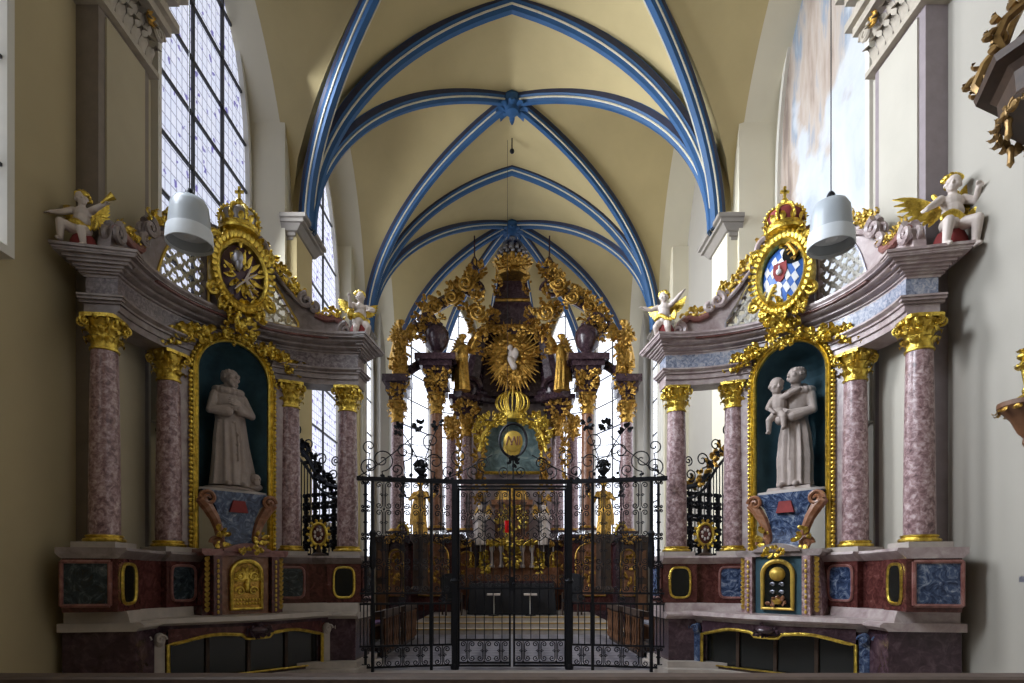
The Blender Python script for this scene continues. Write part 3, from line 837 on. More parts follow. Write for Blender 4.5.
        m.ell(T(0, v0-.03, 1.66), (.12,.12,.11), 14, 8); m.build('dome_relief', M['goldmatte'], dr); m = MB(); m.lathe([(.05,1.2),(.08,1.26),(.03,1.3)], T(0, v0-.03, 0), 12); m.build('vase_relief', M['goldmatte'], dr)
        m = MB()
        for s in (-1, 1):
            for z in (1.38, 1.5):
                m.tube(spiral(T(s*.07, v0-.04, z), et(), Zv, .035, 1, 14), .014, 5)
        m.build('window_relief', M['silver'], dr)
        m = MB(); scroll_leaf_clump(m, T(0, v0-.03, 1.24), et(), Zv, -er(), .11, .05, 16, rng, .09, .06); m.build('orange_relief', M['orange'], dr)
    m = MB(); scroll_leaf_clump(m, T(0, v0-.14, 2.0), et(), Zv, -er(), .13, .05, 22, rng, .11, .06); m.build('gilt_crest', M['gold'], tb)
    # ---- altar table (mensa)
    def front(u, base=1.42): return base+.10*(u/1.5)**2-.07*math.cos(u*2.1)
    us_ = [-1.62+3.24*k/36 for k in range(37)]
    m = MB()
    def slab(m, z0, z1, e0, e1, w=1.62):
        o = [(u*w/1.62, 0) for u in us_]
        f0 = [T(u*w/1.62, front(u)-e0, z0) for u in us_]; f1 = [T(u*w/1.62, front(u)-e1, z1) for u in us_]
        b0 = [T(u*w/1.62, 2.34, z0) for u in us_]; b1 = [T(u*w/1.62, 2.34, z1) for u in us_]
        m.strip(f0, f1); m.strip(f1, b1); m.strip(b0, b1); m.strip(f0, b0)
        for q in (0, -1): m.add([f0[q], f1[q], b1[q], b0[q]], [(0,1,2,3)])
    slab(m, .985, 1.05, .02, .0); slab(m, .95, .985, -.05, .02, 1.6)
    tm = m.build('altar_table', M['stone'] if left else M['pinkpale'], A, angle=40)
    m = MB(); slab(m, .86, .95, -.12, -.07, 1.55); tmold = m.build('table_moulding', M['purple'] if left else M['grey'], tm, angle=40)
    m = MB()
    def low(u): return .80-.035*math.cos(u*5.2)-.08*abs(u)/1.15+(-.05 if abs(u) < .22 else 0)
    uu = [-1.16+2.32*k/40 for k in range(41)]
    m.strip([T(u, front(u)+.10, .9) for u in uu], [T(u, front(u)+.10, low(u)) for u in uu]); m.strip([T(u, front(u)+.10, low(u)) for u in uu], [T(u, front(u)+.3, low(u)) for u in uu])
    m.build('table_apron', M['red'] if left else M['purple'], tm, angle=40)
    m = MB(); m.tube([T(-1.16, front(-1.16)+.09, .14)]+[T(u, front(u)+.09, low(u)) for u in uu]+[T(1.16, front(1.16)+.09, .14)], .026, 6); m.build('apron_edging', M['gold'], tm)
    m = MB()
    m.ell(T(0, front(0)+.08, .83), (.15,.15,.065), 14, 8)
    scroll_leaf_clump(m, T(0, front(0)+.08, .82), et(), Zv, -er(), .17, .07, 26, rng, .09, .06); m.build('apron_cartouche', M['purple'], tm)
    m = MB(); m.prism([(-1.2,.12),(1.2,.12),(1.2,.9),(-1.2,.9)], lambda u, z: T(u, 1.78, z), lambda u, z: T(u, 2.3, z)); m.build('recess_panel', M['black'], tm, smooth=False)
    m = MB()
    for u in (-.6, 0, .6): m.prism([(u-.025,.16),(u+.025,.16),(u+.025,.86),(u-.025,.86)], lambda a, z: T(a, 1.74, z), lambda a, z: T(a, 1.8, z))
    m.prism([(-1.16,.12),(1.16,.12),(1.16,.17),(-1.16,.17)], lambda a, z: T(a, 1.72, z), lambda a, z: T(a, 1.8, z))
    m.build('recess_frame', M['wood'], tm, smooth=False)
    m = MB(); m.tube([T(-1.15,1.71,.17), T(1.15,1.71,.17)], .014, 5); m.build('recess_strip', M['gold'], tm)
    for s in (-1, 1):
        m = MB(); m.prism([(s*1.17,.0),(s*1.52,.0),(s*1.52,.87),(s*1.17,.87)], lambda u, z: T(u, front(u)+.14, z), lambda u, z: T(u, 2.3, z))
        lg = m.build('table_leg', M['red'] if left else M['purple'], tm, smooth=False)
        m = MB()
        for u0, u1 in ((1.2,1.32),(1.38,1.5)):
            m.prism([(s*u0,.06),(s*u1,.06),(s*u1,.72),(s*u0,.72)], lambda u, z: T(u, front(u)+.09, z), lambda u, z: T(u, front(u)+.2, z))
            c = (u0+u1)/2*s; m.ell(T(c, front(c)+.1, .76), (.075,.075,.1), 12, 8)
            m.tube(spiral(T(c, front(c)+.03, .77), et(), Zv, .07, 1.4, 18), .018, 5)
            m.prism([(s*(u0-.02),.0),(s*(u1+.02),.0),(s*(u1+.02),.1),(s*(u0-.02),.1)], lambda u, z: T(u, front(u)+.06, z), lambda u, z: T(u, front(u)+.2, z))
        m.build('leg_scroll', M['stone'] if left else M['blue'], lg, angle=40)
    # ---- attic
    TOPO = [(0,7.15),(9,7.12),(16,6.93),(22,6.8),(28,6.66),(31.5,6.62),(33,6.5),(34.5,6.22),(36,6.14),(40,6.13),(45,6.17),(48,6.14),(49,5.95),(50,5.78),(60,5.7)]
    TOPI = [(0,7.15),(8,7.15),(10,7.1),(14,6.94),(21,6.60),(27,6.36),(29,6.42),(30.5,6.36),(32,6.16),(36,6.1),(40,6.13),(43,6.02),(46,5.86),(48,5.74),(60,5.7)]
    def top(a): return interp(TOPO if a > 0 else TOPI, abs(a))
    def hole(a):
        q = abs(a); e = 28 if a > 0 else 25.5
        if q < 8 or q > e: return None
        z0 = 5.84; z1 = min(top(a)-.30, 6.60 if a > 0 else 6.68)
        k = 22 if a > 0 else 17
        if q > k: z1 = min(z1, lerp(min(top(math.copysign(k, a))-.30, 6.60), 5.93, ((q-k)/(e-k))**(1.5 if a > 0 else 1.0)))
        return (z0, max(z1, z0+.001))
    m = MB(); n = 100
    def slab2(m, a0, a1, q0, q1, r0=2.43, r1=2.58):
        vs = [P(138+a0, r, z) for r in (r0, r1) for z in q0]+[P(138+a1, r, z) for r in (r0, r1) for z in q1]
        m.add(vs, [(0,1,3,2),(4,6,7,5),(0,4,5,1),(2,3,7,6),(1,5,7,3),(0,2,6,4)])
    A0 = [-49.5+99*k/n for k in range(n+1)]
    for a0, a1 in zip(A0, A0[1:]):
        h0, h1 = hole(a0), hole(a1)
        if h0 and h1:
            slab2(m, a0, a1, (5.72, h0[0]), (5.72, h1[0])); slab2(m, a0, a1, (h0[1], top(a0)), (h1[1], top(a1)))
        else: slab2(m, a0, a1, (5.72, top(a0)), (5.72, top(a1)))
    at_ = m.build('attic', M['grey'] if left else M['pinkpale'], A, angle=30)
    m = MB()
    for s in (-1, 1):
        # coping rolls, volutes
        e = 32 if s > 0 else 28.5; f0 = 35 if s > 0 else 32; f1 = 48 if s > 0 else 44
        m = MB()
        m.tube([P(138+s*a, 2.47, top(s*a)) for a in [9+(e-9)*k/24 for k in range(25)]], .06, 8, up=(0,0,1))
        m.tube([P(138+s*a, 2.38, top(s*a)-.15) for a in [10+(e-11)*k/24 for k in range(25)]], .035, 8, up=(0,0,1))
        m.tube([P(138+s*a, 2.47, top(s*a)) for a in [f0+(f1-f0)*k/18 for k in range(19)]], .05, 8, up=(0,0,1))
        for (a, z, r, w, dr) in ((9.5,6.98,.19,1.6,1),(e,top(s*e)-.1,.13,1.4,-1),(f1,top(s*f1)-.12,.13,1.5,-1),(f0-.5,top(s*f0)+.04,.08,1.2,1)):
            U = et(138+s*a)*-s
            for off in (2.36, 2.5): m.tube(spiral(P(138+s*a, off, z), U, Zv, r, w, 28, PI/2, -dr), [.05*(1-.5*k/28) for k in range(29)], 6)
        m.build('volute', M['grey'] if left else M['pinkpale'], at_)
        m = MB(); m.tube([P(138+s*a, 2.4, top(s*a)-.06) for a in [f0+(f1-f0)*k/18 for k in range(19)]], .055, 8, up=(0,0,1)); m.build('coping', M['rose'], at_)
        m = MB()
        for k in range(18):
            a = 11+k*(e-12)/17; scroll_leaf_clump(m, P(138+s*a, 2.45, top(s*a)+.05), et(138+s*a), Zv, -er(138+s*a), .07, .045, 5, rng, .13, .07)
        for k in range(10):
            a = f0+k*(f1-f0-2)/9; scroll_leaf_clump(m, P(138+s*a, 2.42, top(s*a)+.04), et(138+s*a), Zv, -er(138+s*a), .06, .035, 4, rng, .10, .06)
        m.build('gilt_foliage', M['gold'] if left else M['goldmatte'], at_)
    # lattice in the two openings: interlaced curved bars
    for s in (-1, 1):
        m = MB()
        for fam in (1, -1):
            for k in range(-16, 28):
                seg = []; br_ = .021 if left else .026
                for q in range(90):
                    a = 7.6+20.8*q/89; L = rad(a)*2.5
                    z = 5.7+.19*k+fam*L*1.0+.024*math.sin(q*.95+fam)
                    h = hole(s*a)
                    if h and h[0]-.03 < z < h[1]+.03: seg.append(P(138+s*a, 2.5+.012*fam, z))
                    else:
                        if len(seg) > 1: m.tube(seg, br_, 6, flat=.5, up=tuple(er(138+s*a)))
                        seg = []
                if len(seg) > 1: m.tube(seg, br_, 6, flat=.5, up=tuple(er(138+s*a)))
        la = m.build('lattice', M['cream'] if left else M['white'], at_)
        aa = [8+(19.9 if s > 0 else 17.4)*k/30 for k in range(31)]
        m = MB(); m.tube([P(138+s*a, 2.42, hole(s*a)[0]) for a in aa]+[P(138+s*a, 2.42, hole(s*a)[1]) for a in reversed(aa)], .022, 5, closed=True)
        m.build('lattice_rim', M['goldmatte'] if left else M['silver'], at_)
    # ---- cartouche
    vc, zc, ru, rv = 2.0, 6.30, .355, .48
    m = MB(); m.ell(T(0, vc+.16, zc), (1,1,1), 4, 3) if False else None
    ringp = [(math.cos(2*PI*k/48), math.sin(2*PI*k/48)) for k in range(48)]
    R = []
    for x, y in ringp:
        R.append([T(x*ru*e, vc-d, zc+y*rv*e) for e, d in ((.92,-.02),(.95,.06),(1.05,.10),(1.18,.05),(1.25,-.05),(1.2,-.2),(.95,-.2))])
    m.sweep(R, True)
    for k in range(40):
        a = 2*PI*k/40; d = et()*math.cos(a)*ru+Zv*math.sin(a)*rv; d.normalize()
        m.leaf(T(math.cos(a)*ru*1.1, vc-.07, zc+math.sin(a)*rv*1.1), d-er()*.2, -er(), .14, .075, .5)
    ca = m.build('cartouche', M['gold'], A)
    scroll = MB()
    for s in (-1, 1):
        for (u, z, r) in ((.41,6.70,.11),(.43,5.92,.11),(.27,5.76,.09)):
            scroll.tube(spiral(T(s*u, vc-.03, z), et()*s, Zv, r, 1.5, 24, PI, -1), .035, 6)
    scroll_leaf_clump(scroll, T(0, vc+.02, 5.72), et(), Zv, -er(), .32, .13, 60, rng, .16, .08)
    scroll_leaf_clump(scroll, T(0, vc+.12, 5.43), et(), Zv, -er(), .24, .17, 46, rng, .15, .075)
    scroll_leaf_clump(scroll, T(0, vc+.1, 6.86), et(), Zv, -er(), .28, .09, 34, rng, .17, .09)
    scroll.ell(T(0, vc+.0, 5.5), (.085,.085,.11), 12, 8); scroll_leaf_clump(scroll, T(0, vc-.06, 5.5), et(), Zv, -er(), .12, .16, 26, rng, .12, .07)
    scroll.build('cartouche_foliage', M['gold'], ca)
    # shield field
    m = MB(); nn = 10
    vs = []; fs = []
    for i in range(nn+1):
        q = i/nn
        for x, y in ringp: vs.append(T(x*ru*.95*q, vc+.04-.08*(1-q*q), zc+y*rv*.95*q))
    for i in range(nn):
        for k in range(48):
            l = (k+1) % 48; fs.append((i*48+k, i*48+l, (i+1)*48+l, (i+1)*48+k))
    m.add(vs, fs); sh = m.build('shield', M['shield_left'] if left else M['azure'], ca)
    def disc(m, u0, z0, pts, lift=.0):
        def f(du):
            def g(u, z):
                q = min(1, math.hypot(u/ru, (z-zc)/rv)/.95); return T(u, vc+.04-.08*(1-q*q)-du, z)
            return g
        m.prism([(u0+a, z0+b) for a, b in pts], f(-.01), f(.012+lift))
    if not left:
        m = MB()   # white lozenges in two opposite quarters
        ax, az, bx_, bz = .062, -.06, .046, .11
        for i in range(-14, 15):
            for j in range(-14, 15):
                if (i+j) % 2: continue
                u, z = ax*i+bx_*j+.02, zc+az*i+bz*j
                pts = [(ax*p/2+bx_*q/2, az*p/2+bz*q/2) for p, q in ((-1,-1),(1,-1),(1,1),(-1,1))]
                if all(math.hypot((u+a)/ru, (z+b-zc)/rv) < .93 for a, b in pts) and ((u > -.03 and z > zc-.10) or (u < .06 and z < zc+.10)): disc(m, u, z, pts)
        m.build('lozenges', M['heraldwhite'], sh, smooth=False)
        for q, (x, z, mat, nm) in enumerate(((-.17,zc+.28,M['golddk'],'upper_quarter'),(.17,zc-.29,M['goldmatte'],'lower_quarter'))):
            m = MB(); pts = [(.17*math.cos(2*PI*k/16)*.95, .2*math.sin(2*PI*k/16)*.9) for k in range(16)]; disc(m, x, z, pts, .004)
            fq = m.build(nm, M['black'] if q == 0 else M['heraldwhite'], sh, smooth=False)
            m = MB()   # rampant beast: body, head, legs, tail
            g = lambda a, b: T(x+a*(1 if q == 0 else -1), vc-.035, z+b)
            m.tube([g(-.05,-.08), g(-.02,0), g(.03,.08), g(.05,.12)], [.035,.03,.035,.03], 8); m.ell(g(.07,.13), (.035,.035,.035), 8, 6)
            for a in ((g(-.05,-.08), g(-.02,-.14)), (g(-.05,-.08), g(.03,-.10)), (g(.02,.06), g(.09,.05)), (g(.0,.02), g(.08,-.02)), (g(-.05,-.06), g(-.11,.02)), (g(-.11,.02), g(-.08,.1))): m.tube(a, .014, 6)
            m.build('lion', mat, fq)
        m = MB(); disc(m, .02, zc+.03, [(-.1,.14),(.1,.14),(.11,0),(.06,-.12),(0,-.16),(-.06,-.12),(-.11,0)], .012); m.build('inescutcheon', M['crimson'], sh, smooth=False)
        m = MB(); m.ell(T(.02, vc-.07, zc+.02), (.05,.04,.05), 10, 8); m.tube([T(.02, vc-.07, zc+.02), T(.02, vc-.07, zc+.12)], .012); m.build('orb', M['heraldwhite'], sh)
    else:
        m = MB()
        for k in range(14):
            a = 2*PI*k/14+.2; r0 = .1; m.leaf(T(.02+r0*math.cos(a), vc-.03, zc-.02+r0*1.3*math.sin(a)), et()*math.cos(a)*.7+Zv*math.sin(a), -er(), .24, .07, .2)
        scroll_leaf_clump(m, T(0, vc-.02, zc), et(), Zv, -er(), .26, .4, 34, rng, .12, .05)
        m.build('gold_charges', M['gold'], sh)
        m = MB(); m.ell(T(-.1, vc-.06, zc+.2), (.1,.06,.12), 12, 8); m.ell(T(-.08, vc-.08, zc+.1), (.06,.05,.1), 10, 8); m.build('blue_charge', M['silver'], sh)
        m = MB()
        for a in (.5, 1.0, -.6, -1.1, 2.4): m.tube([T(.03, vc-.09, zc-.1), T(.03+.22*math.cos(a), vc-.07, zc-.1+.28*math.sin(a)*(-1))], [.02,.008], 6)
        m.build('silver_charge', M['putto'], sh)
    # crown over the cartouche
    m = MB(); zk = 6.93
    cu = T(0, vc+.08, 0)
    m.lathe([(.25,zk),(.28,zk+.02),(.28,zk+.06),(.25,zk+.09),(.27,zk+.13)], cu, 24)
    for k in range(12):
        a = 2*PI*k/12; d = Vector((math.cos(a), math.sin(a), 0)); m.leaf(cu+d*.27+Zv*(zk+.12), Zv+d*.25, d, .14, .09, .5)
    for k in range(4):
        a = PI*k/4; d = Vector((math.cos(a), math.sin(a), 0))
        m.tube([cu+d*(.29*math.cos(q))*1.05+Zv*(zk+.12+.32*math.sin(q)**.8) for q in [PI*j/16 for j in range(17)]], .022, 6)
        for j in range(1, 16): q = PI*j/16; m.ell(cu+d*(.31*math.cos(q))*1.05+Zv*(zk+.12+.34*math.sin(q)**.8), .02, 6, 5)
    m.ell(cu+Zv*(zk+.52), .06, 12, 8)
    m.box(cu+Zv*(zk+.66), (.035,.035,.2)); m.box(cu+Zv*(zk+.68), (.13,.035,.035), 0)
    cr = m.build('crown', M['gold'], A)
    m = MB(); m.lathe([(.24,zk+.1),(.27,zk+.2),(.24,zk+.32),(.12,zk+.42),(.02,zk+.44)], cu, 20); m.build('crown_cap', M['silver'] if left else M['crimson'], cr)
    return A, F
def herald():
    M['azure'] = plain('heraldic blue', (.03,.13,.46), .45, var=.08)
    M['heraldwhite'] = plain('heraldic white', (.75,.76,.78), .5, var=.03)
    M['shield_left'] = plain('dark purple shield field', (.07,.03,.05), .35, var=.3)
herald()
AL, FL = side_altar(-1, 'dark lit curved marble side altar under the tall window, crossed-arms friar in its niche')
AR, FR = side_altar(1, 'pale lit curved marble side altar with a blue and white lozenge shield above the niche')
# ================================================================ FIGURES
def robe(m, rings, n=72):
    # rings: (z, cx, cy, rx, ry, fold amplitude, fold count, phase)
    R = []
    for z, cx, cy, rx, ry, fa, fc, ph in rings:
        q = []
        for k in range(n):
            a = 2*PI*k/n
            f = 1+fa*(math.sin(fc*a+ph)+.45*math.sin((fc*1.7//1)*a+ph*2+1.3))
            q.append(Vector((cx+rx*math.cos(a)*f, cy+ry*math.sin(a)*f, z)))
        R.append(q)
    m.sweep(R)
def head(m, c, r, tilt=0., turn=0., beard=False, tonsure=True, lean=0.):
    # faces -y before turning; r is about half the head height
    Mx = Matrix.Rotation(turn, 3, 'Z')@Matrix.Rotation(lean, 3, 'X')@Matrix.Rotation(tilt, 3, 'Y')
    c = Vector(c)
    def p(x, y, z): return c+Mx@Vector((x*r, y*r, z*r))
    m.ell(p(0,.08,.18), (r*.78,r*.92,r*.84), 16, 12, Mx)
    m.ell(p(0,-.22,-.25), (r*.64,r*.64,r*.72), 14, 10, Mx); m.ell(p(0,-.56,-.36), (r*.34,r*.26,r*.30), 12, 8, Mx)
    m.cap(p(0,-.55,-.72), r*.2, p(0,-.5,-.6), r*.24)              # chin
    m.cap(p(0,-.80,.16), r*.07, p(0,-1.0,-.22), r*.13)            # nose
    for s in (-1, 1):
        m.cap(p(s*.15,-.74,.20), r*.08, p(s*.48,-.62,.18), r*.08)    # brow
        m.ell(p(s*.29,-.70,.02), (r*.16,r*.13,r*.12), 10, 8, Mx)       # eye
        m.ell(p(s*.42,-.56,-.22), (r*.27,r*.26,r*.27), 10, 8, Mx)       # cheek
        m.ell(p(s*.80,.06,-.05), (r*.09,r*.2,r*.27), 10, 8, Mx)      # ear
    m.cap(p(-.17,-.78,-.46), r*.07, p(.17,-.78,-.46), r*.07); m.cap(p(-.12,-.76,-.57), r*.07, p(.12,-.76,-.57), r*.07)   # lips
    if tonsure:
        for k in range(20):
            a = 2*PI*k/20
            if math.sin(a) > -.75: m.ell(p(.76*math.cos(a), .1+.86*math.sin(a), .42+.05*math.sin(k*2.3)), (r*.2,r*.2,r*.26), 8, 6)
            if math.sin(a) > .1: m.ell(p(.78*math.cos(a), .1+.84*math.sin(a), .0), (r*.17,r*.17,r*.26), 8, 6)
    if beard:
        for k in range(9): m.ell(p(-.44+.11*k, -.52-.1*math.sin(k*PI/8), -.78-.2*math.sin(k*PI/8)), (r*.15,r*.16,r*.28), 8, 6)
    return p
def hand(m, w, d, nrm, L=.18, curl=.5, side=1, fr=.0105):
    # palm from wrist w along d, back of the hand facing nrm, thumb on the given side
    w = Vector(w); d = Vector(d).normalized(); nrm = Vector(nrm); nrm = (nrm-d*nrm.dot(d)).normalized(); sd = d.cross(nrm)*side
    pe = w+d*L*.5
    for k in range(4):
        o = sd*(L*.17*(k-1.5))*1.0
        m.cap(w+o*.6, L*.10, pe+o, L*.085)
        ln = (L*.42, L*.5, L*.46, L*.36)[3-k] if side > 0 else (L*.36, L*.46, L*.5, L*.42)[3-k]
        p = pe+o; a = .1
        for j in range(3):
            q = p+(d*math.cos(a)-nrm*math.sin(a))*ln*(.42,.33,.25)[j]
            m.cap(p, fr*(1.1-.12*j), q, fr*(1-.14*j)); p = q; a += curl*(.8+.3*j)
    t = w+d*L*.12+sd*L*.26
    t1 = t+(d*.7+sd*.6-nrm*.15).normalized()*L*.26; t2 = t1+(d*.95+sd*.15-nrm*.25).normalized()*L*.2
    m.cap(w+sd*L*.1, L*.11, t, L*.09); m.cap(t, fr*1.3, t1, fr*1.15); m.cap(t1, fr*1.1, t2, fr*.95)
def arm(m, sh, el, wr, r=(.075,.06,.045), sleeve=True):
    m.cap(sh, r[0], el, r[1]); m.cap(el, r[1], wr, r[2])
    if sleeve:
        e = Vector(el); w = Vector(wr); d = (w-e)
        for k in range(5): m.cap(e+d*.15*k+Vector((0,0,-.012*k)), r[1]*(.95+.06*k), e+d*(.15*k+.25)+Vector((0,0,-.016*k)), r[1]*(1.0+.07*k))
def friar_crossed():
    m = MB()
    robe(m, [(.03,.02,0,.30,.25,.085,11,0),(.12,.02,0,.285,.24,.09,11,.1),(.45,.02,0,.255,.21,.09,11,.3),(.8,.01,0,.225,.18,.075,11,.5),(1.0,0,0,.20,.16,.03,11,.7),(1.03,0,0,.195,.155,.01,11,.7),(1.2,0,0,.215,.165,.02,9,.2),(1.38,0,0,.23,.155,.012,9,0),(1.46,0,.0,.19,.13,.0,9,0),(1.52,0,.0,.10,.10,0,9,0)])
    # mantle falling to the viewer's right and behind
    robe(m, [(.06,.20,.08,.26,.16,.06,9,1),(.3,.19,.08,.24,.15,.06,9,1),(.7,.13,.08,.21,.14,.05,9,1),(1.1,.07,.06,.20,.14,.03,9,1),(1.4,.02,.04,.2,.13,.02,9,1)])
    for k in range(16):   # hood collar
        a = 2*PI*k/16; m.ell((.17*math.cos(a), .02+.13*math.sin(a), 1.49+.03*math.sin(a)), (.075,.075,.065), 8, 6)
    m.ell((0,.12,1.5), (.15,.08,.13), 10, 8); m.ell((0,.13,1.45), (.14,.07,.13), 10, 8)
    m.cap((0,.02,1.46), .085, (.0,-.01,1.58), .075)
    head(m, (.015,-.03,1.685), .142, .22, .30, True, True, -.15)
    arm(m, (-.21,0,1.40), (-.31,-.08,1.14), (-.06,-.22,1.20)); arm(m, (.21,0,1.40), (.31,-.09,1.15), (.05,-.24,1.25))
    hand(m, (-.06,-.235,1.20), (1,-.12,.35), (0,-1,.2), .18, .22, 1); hand(m, (.05,-.265,1.25), (-1,-.05,.25), (0,-1,.2), .18, .22, -1)
    m.tube([(-.19,-.06,1.0),(0,-.165,.99),(.19,-.06,1.0)], .018, 8); m.tube([(.03,-.17,1.0),(.05,-.21,.7),(.045,-.24,.4)], .014, 8)
    for z in (.8,.65,.5): m.ell((.048,-.22,z), .025, 8, 6)
    for s in (-1, 1): m.cap((s*.1,-.2,.05), .05, (s*.12,-.3,.035), .04)
    body = remesh(m, 'statue', .0085, 2)
    b = MB(); b.lathe([(.40,0),(.41,.02),(.36,.045),(.34,.05)], n=20, sy=.8)
    sk = MB(); sk.ell((.36,-.1,.17), (.085,.1,.085), 14, 10); sk.ell((.36,-.17,.11), (.055,.05,.05), 10, 8)
    for s in (-1,1): sk.ell((.36+s*.035,-.185,.17), .02, 8, 6)
    sk.ell((.36,-.05,.05), (.14,.12,.07), 12, 8)
    return body, b.mesh('statue_base'), sk.mesh('skull')
def friar_child():
    m = MB()
    robe(m, [(.03,0,0,.26,.22,.08,12,0),(.12,0,0,.25,.21,.085,12,.1),(.45,0,0,.255,.205,.09,12,.2),(.8,0,0,.225,.18,.085,12,.4),(1.02,0,0,.19,.155,.03,12,.6),(1.05,0,0,.185,.15,.01,12,.6),(1.25,0,0,.21,.165,.02,9,.2),(1.40,.02,0,.225,.15,.012,9,0),(1.48,.02,.0,.18,.125,0,9,0),(1.54,.02,0,.10,.10,0,9,0)])
    for k in range(18):
        a = 2*PI*k/18; m.ell((.03+.19*math.cos(a), .02+.14*math.sin(a), 1.47+.02*math.sin(a)), (.08,.075,.065), 8, 6)
    m.ell((.04,.12,1.5), (.15,.08,.13), 10, 8); m.ell((.1,.12,1.42), (.14,.08,.15), 10, 8)
    m.cap((.02,.02,1.48), .085, (.02,-.02,1.60), .075)
    head(m, (.03,-.04,1.71), .142, -.25, -.55, False, True, -.1)
    arm(m, (.23,0,1.40), (.30,-.08,1.14), (.02,-.26,1.12)); arm(m, (-.19,0,1.40), (-.24,-.12,1.16), (-.10,-.27,1.08))
    hand(m, (.02,-.27,1.12), (-1,-.1,.25), (0,-1,.3), .18, .5, -1); hand(m, (-.10,-.28,1.08), (.9,-.1,.1), (.1,-.6,-.8), .17, .55, 1)
    m.tube([(-.18,-.06,1.02),(0,-.16,1.0),(.18,-.06,1.02)], .018, 8); m.tube([(-.02,-.17,1.0),(-.0,-.20,.7),(.0,-.22,.42)], .014, 8)
    for s in (-1, 1): m.cap((s*.09,-.18,.05), .05, (s*.11,-.27,.035), .04)
    body = remesh(m, 'statue', .0085, 2)
    c = MB(lambda p: Vector((-.13,-.215,1.13))+(p-Vector((-.15,-.22,1.18)))*1.2)   # the child on the arm
    c.ell((-.17,-.22,1.31), (.10,.09,.13), 12, 10); c.ell((-.165,-.22,1.20), (.10,.09,.085), 12, 10); c.ell((-.175,-.22,1.385), (.105,.075,.06), 12, 8)
    c.cap((-.185,-.22,1.40), .055, (-.2,-.225,1.47), .05)
    head(c, (-.20,-.235,1.535), .104, .1, .8, False, False)
    for k in range(26):
        a = k*2.4; q = math.sqrt(k/26); c.ell((-.20+.066*q*math.cos(a), -.205+.072*q*math.sin(a), 1.562+.072*math.sqrt(max(0,1-q*q))), .03, 8, 6)
    c.cap((-.12,-.25,1.37), .045, (-.03,-.25,1.41), .038); c.cap((-.03,-.25,1.41), .036, (.05,-.2,1.45), .028); c.ell((.07,-.19,1.465), (.025,.02,.02), 8, 6)
    c.cap((-.24,-.25,1.36), .045, (-.27,-.3,1.27), .038); c.cap((-.27,-.3,1.27), .028, (-.2,-.32,1.2), .022); c.ell((-.185,-.325,1.185), (.025,.02,.02), 8, 6)
    c.cap((-.13,-.25,1.18), .055, (-.07,-.32,1.12), .042); c.cap((-.07,-.32,1.12), .04, (-.06,-.33,.98), .028); c.cap((-.06,-.33,.97), .026, (-.06,-.37,.96), .02)
    c.cap((-.21,-.24,1.18), .055, (-.25,-.32,1.10), .042); c.cap((-.25,-.32,1.10), .04, (-.26,-.31,.96), .028); c.cap((-.26,-.31,.95), .026, (-.26,-.35,.94), .02)
    child = remesh(c, 'child', .007, 2)
    b = MB(); b.box((0,-.02,.025), (.66,.48,.05), 0, .94)
    return body, b.mesh('statue_base'), child
def place_statue(F, name, label, parts, mats, u=0):
    o = thing(name, label, 'statue', F.T(u, 2.46, 2.985))
    n = F.er()*-1; o.rotation_euler = (0,0,math.atan2(n.x, -n.y)); o.scale = (1.04,)*3
    for (nm, me), mt in zip(parts, mats): put(nm, me, mt, o, (0,0,.045 if nm != 'statue_base' else 0))
    return o
b1, s1, k1 = friar_crossed()
place_statue(FL, 'saint_statue', 'stone statue of a robed friar with hands crossed on his chest in the left niche', (('figure', b1),('statue_base', s1),('skull', k1)), (M['statue'],M['statue'],M['statue']))
b2, s2, k2 = friar_child()
place_statue(FR, 'saint_statue', 'stone statue of a friar carrying a small child on his arm, in the right niche', (('figure', b2),('statue_base', s2),('child_figure', k2)), (M['statue'],M['statue'],M['statue']))
